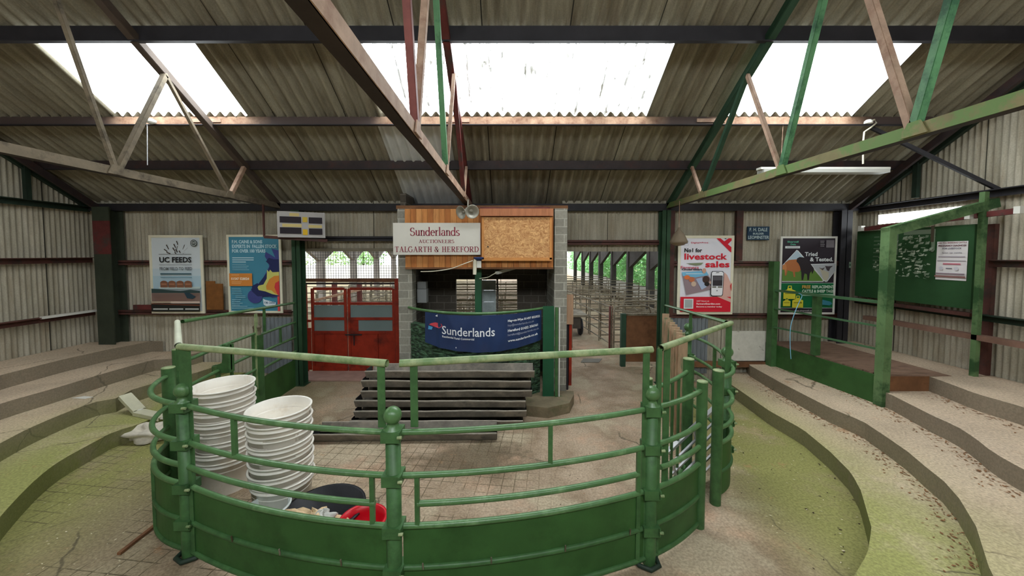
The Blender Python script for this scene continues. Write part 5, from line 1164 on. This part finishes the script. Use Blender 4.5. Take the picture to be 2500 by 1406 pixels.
t = thing('lamp_rail', 'dark rail with white cable clips above the green notice board', 'rail'); a0, a1 = at(2102,560,X=6.34), at(2498,513,X=6.34); zz = (a0.z+a1.z)/2
MB().bar((6.34,a0.y,a0.z),(6.34,a1.y,a1.z), .05, .07).build('rail', maroon, t)
for px__ in (2104,2368,2490):
    p = at(px__, 557-(px__-2104)*.118, X=6.30); MB().box((6.26,p.y-.03,p.z-.05),(6.33,p.y+.03,p.z+.04)).build('white_clip', white, t)
close(t)
# ------------------------------------------------------------------ hanging lights
t = thing('fluorescent_light', 'long unlit white strip light hanging below the rooflights on the right', 'light fitting'); f0, f1 = at(1852,410,Y=5.39), at(2166,412,Y=5.39); f0.z = f1.z
m = MB(); m.bar(f0, f1, .1, .03); m.build('body', white, t); MB().bar(f0+Vector((.03,0,-.04)), f1+Vector((-.03,0,-.04)), .15, .05).build('diffuser', M('diffuser_grey', (196,196,190), .4, var=.05), t)
c_ = [at(x,y,Y=5.33) for x, y in ((2122,297),(2135,292),(2140,300),(2125,312),(2110,322),(2107,350),(2107,400))]; MB().tube(c_, .011, n=8).build('flex', cream, t)
q = at(2120,298,Y=5.33); MB().lathe((q.x,q.y,q.z-.02), [(.05,0),(.05,.03),(.03,.05)], n=14).build('ceiling_rose', white, t); MB().tube([at(1912,300,Y=5.36), at(1906,405,Y=5.36)], .004, n=5).build('chain', tan, t); close(t)
t = thing('bulb_holder', 'white lamp holder on the rusty purlin at the left with a hanging chain', 'lamp holder'); q = at(368,297,Y=5.30); MB().lathe((q.x,q.y,q.z-.03), [(.02,0),(.06,.02),(.065,.05),(.03,.07)], n=14).build('holder', white, t)
MB().tube([q-Vector((.05,0,.03)), at(360,403,Y=5.30)], .006, n=5).build('chain', galvbright, t); close(t)
t = thing('pendant_lamp', 'dusty conical lamp shade hanging in front of the red poster corner', 'lamp'); q = at(1657,590,Y=6.3); MB().lathe((q.x,q.y,q.z), [(.14,-.02),(.145,0),(.14,.01),(.09,.12),(.03,.2),(.02,.24)], n=24).build('shade', M('dusty_enamel', (112,98,80), .7, var=.15), t); MB().lathe((q.x,q.y,q.z), [(.135,-.02),(.08,-.06),(.001,-.075)], n=24).build('globe', M('dusty_glass', (150,132,110), .4, var=.1), t)
MB().tube([(q.x,q.y,q.z+.24),(q.x,q.y,H+.9),(2.93,6.3,H+.86)], .006, n=6).build('flex', tan, t); close(t)
# post with bare board at the passage
t = thing('passage_post', 'dark post with a red plank and a pale board beside the block pier', 'post'); q = at(1383,950,Z=0)
m = MB(); m.tube([(q.x,q.y,0),(q.x,q.y,1.5)], .035); m.build('pipe', blackst, t); MB().box((q.x+.035,q.y-.03,.08),(q.x+.085,q.y+.03,1.45)).build('red_plank', redp, t); z0, z1 = at(1386,790,Y=q.y).z, at(1386,718,Y=q.y).z; MB().box((q.x-.03,q.y-.07,z0),(q.x+.1,q.y-.045,z1)).build('pale_board', palewood, t); MB().tube([(q.x-.1,q.y-.05,z0-.03),(q.x-.02,q.y-.05,z0-.04)], .02).build('hinge_pin', blackst, t); close(t)
m = MB(); a_ = [at(x,y,Z=.004) for x, y in ((1418,885),(1462,885),(1470,876),(1424,876))]; m.add([(p.x,p.y,.004) for p in a_]+[(p.x,p.y,.012) for p in a_], [(4,5,6,7),(0,4,5,1) ,(1,5,6,2),(2,6,7,3),(3,7,4,0)]); one(m, 'drain_cover', M('drain_grey', (116,112,102), .8, var=.15), 'square grey drain cover in the passage floor', 'drain cover')
# ================================================================== THE YARD BEHIND
# passage gate of old boards
t = thing('boarded_gate', 'brown plywood-boarded gate on a green post in the passage', 'gate'); YP = 8.0
x0, x1 = at(1529,800,Y=YP).x, at(1604,800,Y=YP).x; zt_ = at(1560,770,Y=YP).z
MB().box((x0,YP-.01,.1),(x1+.25,YP+.01,zt_)).build('board', oldwood, t); MB().box((x0-.12,YP-.05,0),(x0-.02,YP+.05,zt_+.04)).build('hanging_post', gst2, t); MB().box((x0-.02,YP-.03,zt_),(x1+.25,YP+.03,zt_+.04)).build('top_rail', galv, t); close(t)
m = MB(); q = at(1490,850,Z=0); m.box((q.x-.04,q.y-.04,0),(q.x+.04,q.y+.04,1.1)); one(m, 'pen_post', redst, 'short red post at the start of the pens beside the passage', 'post')
# galvanised hurdle
def hurdle():
    t = thing('pen_hurdle', '', 'hurdle', ''); L, h = 1.85, 1.1
    for z in (.12,.34,.56,.8,1.08): MB().tube([(-L/2,0,z),(L/2,0,z)], .018, n=6).build('rail', galv, t)
    for x in (-L/2, 0, L/2): MB().box((x-.018,-.012,.0),(x+.018,.012,1.1)).build('upright', galv, t)
    return t
hu = hurdle(); close(hu, (0,0,0)); used = [False]
def put_h(x, y, rz, label, group):
    if not used[0]: used[0] = True; hu.location = (x,y,0); hu.rotation_euler = (0,0,rz); hu['label'] = label; hu['group'] = group; return
    dup(hu, (x,y,0), rz, label, group)
line = [(2.66,9.6),(2.5,11.2),(2.3,13.0),(2.15,14.8),(2.0,16.6),(1.85,18.4),(1.7,20.2)]
ordn = ['nearest','second','third','fourth','fifth','sixth']
for i in range(6):
    (x0,y0),(x1,y1) = line[i], line[i+1]; put_h((x0+x1)/2,(y0+y1)/2, math.atan2(y1-y0,x1-x0), 'galvanised hurdle lining the right side of the passage, %s from the red post' % ordn[i], 'hurdles lining the passage')
k = 0
for iy in range(8):
    for ix in range(2):
        x = 3.4+ix*1.86-iy*.05; y = 10.6+iy*1.7
        if ix < 2 or iy: put_h(x+.2, y, 0, 'galvanised cross hurdle of the pens seen through the right passage', 'cross hurdles behind the passage')
for iy in range(3): put_h(4.4, 11.8+iy*2.9, math.pi/2, 'galvanised hurdle dividing the pens seen through the right passage', 'dividing hurdles behind the passage')
for iy in range(5):
    for ix in range(5): put_h(-8.0+ix*1.9+.3*(iy%2), 10.4+iy*2.6, 0, 'weathered cross hurdle of the pens seen over the red gates', 'cross hurdles behind the red gates')
for iy in range(4):
    for ix in range(4): put_h(-6.9+ix*1.9, 11.7+iy*2.6, math.pi/2, 'weathered hurdle dividing the pens seen over the red gates', 'dividing hurdles behind the red gates')
for i, (x, y, w_, h) in enumerate(((3.05,9.0,.9,1.18),(3.6,9.9,1.0,1.2),(3.55,9.0,.9,.98))):
    m = MB(); pts = [(x-w_/2,y,0.02),(x-w_/2,y,h-.12),(x-w_/2+.04,y,h-.03),(x-w_/2+.13,y,h),(x+w_/2-.13,y,h),(x+w_/2-.04,y,h-.03),(x+w_/2,y,h-.12),(x+w_/2,y,0.02)]; m.tube(pts, .022, n=8)
    for z in (.3,.6,.88): m.tube([(x-w_/2,y,z),(x+w_/2,y,z)], .016, n=6)
    one(m, 'round_top_gate', galv, ['round-cornered tube gate just behind the boarded gate','round-cornered tube gate set back behind the pens entrance','lower round-cornered tube gate beside the green passage column'][i], 'gate', 'round-cornered tube gates')
# slanted bars and timber behind the red gates
for i, (a, b, mt) in enumerate((((748,738),(900,702),palewood),)):
    m = MB(); m.bar(at(*a,Y=8.3+.2*i), at(*b,Y=9.6+.2*i), .05, .05); one(m, 'slanting_pole', mt, ['long pale pole slanting behind the red gates','short maroon bar behind the left top of the red gates','short pale pole behind the right red gate'][i], 'pole')
for i, px__ in enumerate((817,878)):
    q = at(px__,720,Y=9.5); m = MB(); m.box((q.x-.05,9.45,0),(q.x+.05,9.55,1.72)); one(m, 'pen_post', redst, ['maroon post behind the left red gate','maroon post behind the right red gate'][i], 'post')
# rows of shed posts with haunches
def shed_post(x, y, mat, ztop=2.75, hz0=2.15, sides=(-1,1), reach=1.2):
    t = thing('shed_post', '', 'post', ''); MB().box((-.13,-.13,0),(.13,.13,ztop)).build('shaft', mat, t)
    for s in sides:
        m = MB(); vs = [(-.08,s*.13,hz0),(-.08,s*.13,ztop),(-.08,s*reach,ztop),(-.08,s*reach,ztop-.1),(.08,s*.13,hz0),(.08,s*.13,ztop),(.08,s*reach,ztop),(.08,s*reach,ztop-.1)]
        m.add(vs, [(0,1,2,3),(7,6,5,4),(0,4,5,1),(1,5,6,2),(2,6,7,3),(3,7,4,0)]); m.build('haunch', mat, t)
    return t
cgrey = M('weathered_concrete_post', (150,142,134), .85, var=.15, scale=3); cdark = M('dark_timber_post', (72,68,64), .8, var=.25, scale=3)
sp = shed_post(0,0,cgrey); close(sp,(0,0,0)); sp.location = (-7.75,12.2,0); sp['label'] = 'grey haunched shed post at the left beyond the red gates, first of its row'; sp['group'] = 'grey shed posts beyond the red gates'
for i, y in enumerate((15.5,18.8,22.1,25.4)): dup(sp, (-7.85,y,0), 0, 'grey haunched shed post beyond the red gates, %s from the wall in its row' % ordn[i+1], 'grey shed posts beyond the red gates')
sd = shed_post(0,0,cdark,2.75,1.80,(-1,),2.35); close(sd,(0,0,0)); sd['group'] = 'dark shed posts beyond the passage'
ords = ['nearest','second nearest','third nearest','fourth nearest','fifth nearest','sixth nearest','farthest']
for i, y in enumerate((15.3,17.9,20.7,23.5,26.2,29.0,32.4)):
    lb = 'dark shed post with haunches seen through the right passage, %s of the row' % ords[i]
    if i == 0: sd.location = (5.9,y,0); sd['label'] = lb
    else: dup(sd, (5.9,y,0), 0, lb)
m = MB(); m.box((5.78,8,2.75),(6.02,36,2.95)); one(m, 'shed_beam', cdark, 'dark beam along the top of the shed posts beyond the passage', 'beam')
m = MB(); m.box((-7.97,8,2.75),(-7.73,28,2.98)); one(m, 'shed_beam', cgrey, 'grey beam along the top of the shed posts beyond the red gates', 'beam')
sdm = M('shed_roof_sheet', (130,126,116), .9, var=.15, scale=2)
m = MB()
def slope(x0, z0, x1, z1, ya, yb): m.add([(x0,ya,z0),(x1,ya,z1),(x1,yb,z1),(x0,yb,z0),(x0,ya,z0+.03),(x1,ya,z1+.03),(x1,yb,z1+.03),(x0,yb,z0+.03)], [(0,1,2,3),(7,6,5,4),(0,4,5,1),(1,5,6,2),(2,6,7,3),(3,7,4,0)])
for j in range(7):  # unseen gaps added between the bays to let daylight onto the pens
    ya = 7.3+j*4.0; slope(-7.85,3.0,-4.6,4.1,ya,ya+3.0); slope(-4.6,4.1,-1.0,5.0,ya,ya+3.0); slope(5.9,2.97,2.4,4.2,ya,ya+3.0); slope(2.4,4.2,-1.0,5.0,ya,ya+3.0); slope(-7.85,3.0,-11,3.9,ya,ya+3.0)
slope(5.9,2.96,8.0,2.5,7.3,36)
tag(m.build('shed_roof', sdm), 'grey roof sheets over the pens beyond the back wall', 'roof'); close(bpy.data.objects['shed_roof'])
m = MB()
for j in range(8):
    y = 9.0+j*3.0; m.bar((-7.85,y,2.98),(-1,y,4.9), .08, .12); m.bar((5.9,y,2.95),(-1,y,4.9), .08, .12)
one(m, 'shed_rafters', cdark, 'dark rafters under the roof over the pens', 'rafters')
for o in list(bpy.data.objects):
    if o.name == 'shed_rafters': o.name = 'shed_rafter_frame'
# weldmesh screen
m = MB()
for i in range(86): x = -8.2+i*.075; m.box((x,11.0,1.72),(x+.008,11.008,2.66))
for i in range(13): z = 1.72+i*.078; m.box((-8.2,10.996,z),(-1.8,11.004,z+.008))
o = one(m, 'mesh_screen', blackst, 'fine square wire mesh hung across the pens beyond the red gates', 'mesh screen')
# little hand truck in the passage
t = thing('small_trailer', 'small dark handcart with a rubber wheel parked in the passage', 'cart'); q = at(1416,818,Z=0)
MB().lathe((0,0,0), [(.001,-.06),(.1,-.06),(.24,-.05),(.27,0),(.24,.05),(.1,.06),(.001,.06)], n=22).build('wheel', blackpl, t)
for c in t.children: c.data.transform(Matrix.Rotation(math.pi/2,4,'Y')); c.data.transform(Matrix.Translation((q.x,q.y,.27)))
m = MB(); m.prism([(q.x-.7,q.y-.5),(q.x-.08,q.y-.5),(q.x-.08,q.y+.6),(q.x-.7,q.y+.6)], .3, .62); m.build('body', M('cart_dark', (74,68,60), .7, var=.2), t); MB().box((q.x-.7,q.y-.55,.64),(q.x+.1,q.y+.6,.7)).build('load_bed', galv, t); MB().tube([(q.x-.1,q.y,.27),(q.x-.7,q.y,.27)], .02).build('axle', steel, t); close(t)
# boundary wall, far building, trees
m = MB(); m.box((-29,37,0),(-3,37.3,1.35)); one(m, 'boundary_wall', white, 'white wall at the far side of the yard beyond the red gates', 'wall')
m = MB(); m.box((7.1,8,0),(7.25,46,.75)); one(m, 'boundary_wall', M('yard_wall', (196,192,180), .8, var=.1), 'pale low wall beyond the dark shed posts', 'wall')
leafm = [M('leaf_green_%d' % i, c, .6, var=.35, scale=1.5) for i, c in enumerate(((178,216,140),(196,226,156),(156,200,122)))]
bark = M('bark', (84,74,62), .9, var=.25, scale=5)
def tree(x, y, h, r, k, seed, name, label, n=2600, zmin=.25):
    R = random.Random(seed); t = thing(name, label, 'tree', 'trees beyond the yard')
    m = MB(); m.tube([(x,y,0),(x+.1,y,h*.3),(x,y+.1,h*.6)], [.22,.17,.1], n=8); m.build('trunk', bark, t)
    m = MB(); cl = [(R.uniform(-.6,.6)*r, R.uniform(-.6,.6)*r, h*R.uniform(zmin,.9), r*R.uniform(.35,.6)) for _ in range(16)]
    for i in range(n):
        cx, cy, cz, cr = R.choice(cl); d = Vector((R.gauss(0,1),R.gauss(0,1),R.gauss(0,1))).normalized()*cr*R.uniform(.6,1.0); c = Vector((x+cx,y+cy,max(.1,cz)))+d
        u = Vector((R.gauss(0,1),R.gauss(0,1),R.gauss(0,1))).normalized(); v = u.cross(Vector((R.gauss(0,1),R.gauss(0,1),R.gauss(0,1)))).normalized(); s = R.uniform(.08,.17)
        m.add([c-u*s, c-v*s*.5, c+u*s, c+v*s*.5], [(0,1,2,3)])
    m.build('leaves', leafm[k%3], t); return close(t, (x,y,0))
TL = [(12.5,17,5.2,2.2),(12.0,21,6.2,2.4),(13,25.5,5.6,2.4),(12.2,30,6.4,2.6),(13.2,35.5,6.4,2.8),(12,41.5,6.6,2.8),(7,50,6.8,3.0),(1,52,7,3)]
TN = ['first','second','third','fourth','fifth','sixth','seventh','eighth']
for i, (x, y, h, r) in enumerate(TL): tree(x, y, h, r, i, 20+i, 'leafy_tree', 'bright green tree beyond the dark shed posts, %s from the near end of the row' % TN[i], zmin=.1)
for i, (x, y, h, r) in enumerate([(-26,41,6.0,3.2),(-21,42,6.4,3.4),(-16.5,42,5.6,3.0)]): tree(x, y, h, r, i, 40+i, 'leafy_tree', 'green tree behind the white yard wall, %s from the left beyond the red gates' % TN[i], zmin=.2)

def hedge(name, label, x0, x1, y0, y1, z1, n, mat, s0=.16):
    R = random.Random(77); m = MB()
    for i in range(n):
        c = Vector((R.uniform(x0,x1), R.uniform(y0,y1), z1*R.random()**.8)); c.z *= 1-.18*math.sin(c.y*1.3)*math.sin(c.y*.37)
        u = Vector((R.gauss(0,1),R.gauss(0,1),R.gauss(0,1))).normalized(); v = u.cross(Vector((R.gauss(0,1),R.gauss(0,1),R.gauss(0,1)))).normalized(); s = R.uniform(.6,1.2)*s0
        m.add([c-u*s, c-v*s*.55, c+u*s, c+v*s*.55], [(0,1,2,3)])
    o = one(m, name, mat, label, 'hedge'); o['kind'] = 'thing'
hedge('hedge', 'long green hedge behind the pale low wall beyond the dark shed posts', 7.9, 9.3, 12, 48, 3.3, 12000, M('hedge_green', (164,212,152), .6, var=.35, scale=1.2))
for i in range(3):
    for x in (-.95, .95): put_h(x-.2, 9.6+i*1.3, 0, 'galvanised hurdle seen through the small openings of the auctioneer box', 'hurdles behind the auctioneer box')

for i, (x0, x1) in enumerate(((wx[0]-.25, wx[1]+.1), (wx[2]-.1, wx[3]+.3))):
    t = thing('sheep_hurdle', ['closely barred hurdle right behind the left opening of the auctioneer box','closely barred hurdle right behind the right opening of the auctioneer box'][i], 'hurdle', 'closely barred hurdles')
    for k in range(13): MB().box((x0, 8.5, .3+.12*k), (x1, 8.52, .328+.12*k)).build('rail', M('olive_steel', (120,112,80), .6, .2, var=.3, scale=8), t)
    for x in (x0, x1): MB().box((x-.02, 8.48, 0), (x+.02, 8.55, 1.85)).build('upright', MC['olive_steel'], t)
    close(t)
# loose litter on the concrete: dead leaves and grit along the foot of the steps
R = random.Random(11); m = MB(); lm = [M('dead_leaf', (132,92,60), .9, var=.3), M('dark_leaf', (60,46,34), .9, var=.2), M('pale_straw', (206,194,164), .9, var=.1)]
def bit(x, y, z, s, mt):
    a = R.uniform(0, 6.3); u = Vector((math.cos(a), math.sin(a), 0))*s; v = Vector((-u.y, u.x, 0))*R.uniform(.2,.6); c = Vector((x, y, z+.004+R.random()*.004))
    m.add([c-u, c-v, c+u, c+v], [(0,1,2,3)], mt)
for k_ in range(3):                       # riser feet: along the inner edge of the next step
    ed = [p for p in EE[k_+1] if p[0] > 1.5 and p[1] > 1.8]
    for i in range(520):
        j_ = R.randrange(len(ed)-1); p = Vector(ed[j_]).lerp(Vector(ed[j_+1]), R.random()); d = (Vector((-.6,4.6))-Vector(p)).normalized()*abs(R.gauss(0.05,.09)); bit(p[0]+d.x+R.uniform(-.03,.03), p[1]+d.y, zs[k_], R.uniform(.008,.022), lm[0])
for i in range(260):
    x = R.uniform(2.3,3.7); y = R.uniform(2.0,6.0); bit(x, y, 0 if x < 2.6+.35*(y-2) and x < 3.5 else 0, R.uniform(.006,.018), R.choice(lm[1:]))
for i in range(200): bit(R.uniform(-4.6,-3.0), R.uniform(2.2,4.6), 0, R.uniform(.005,.014), lm[2])
for i in range(240): bit(R.uniform(-2.4,1.8), R.uniform(3.0,6.4), 0, R.uniform(.004,.012), R.choice(lm[:2]))
tag(close(m.build('leaf_litter', lm[0])), 'dead leaves, straw and grit scattered over the concrete floor and steps', 'litter', kind='stuff')
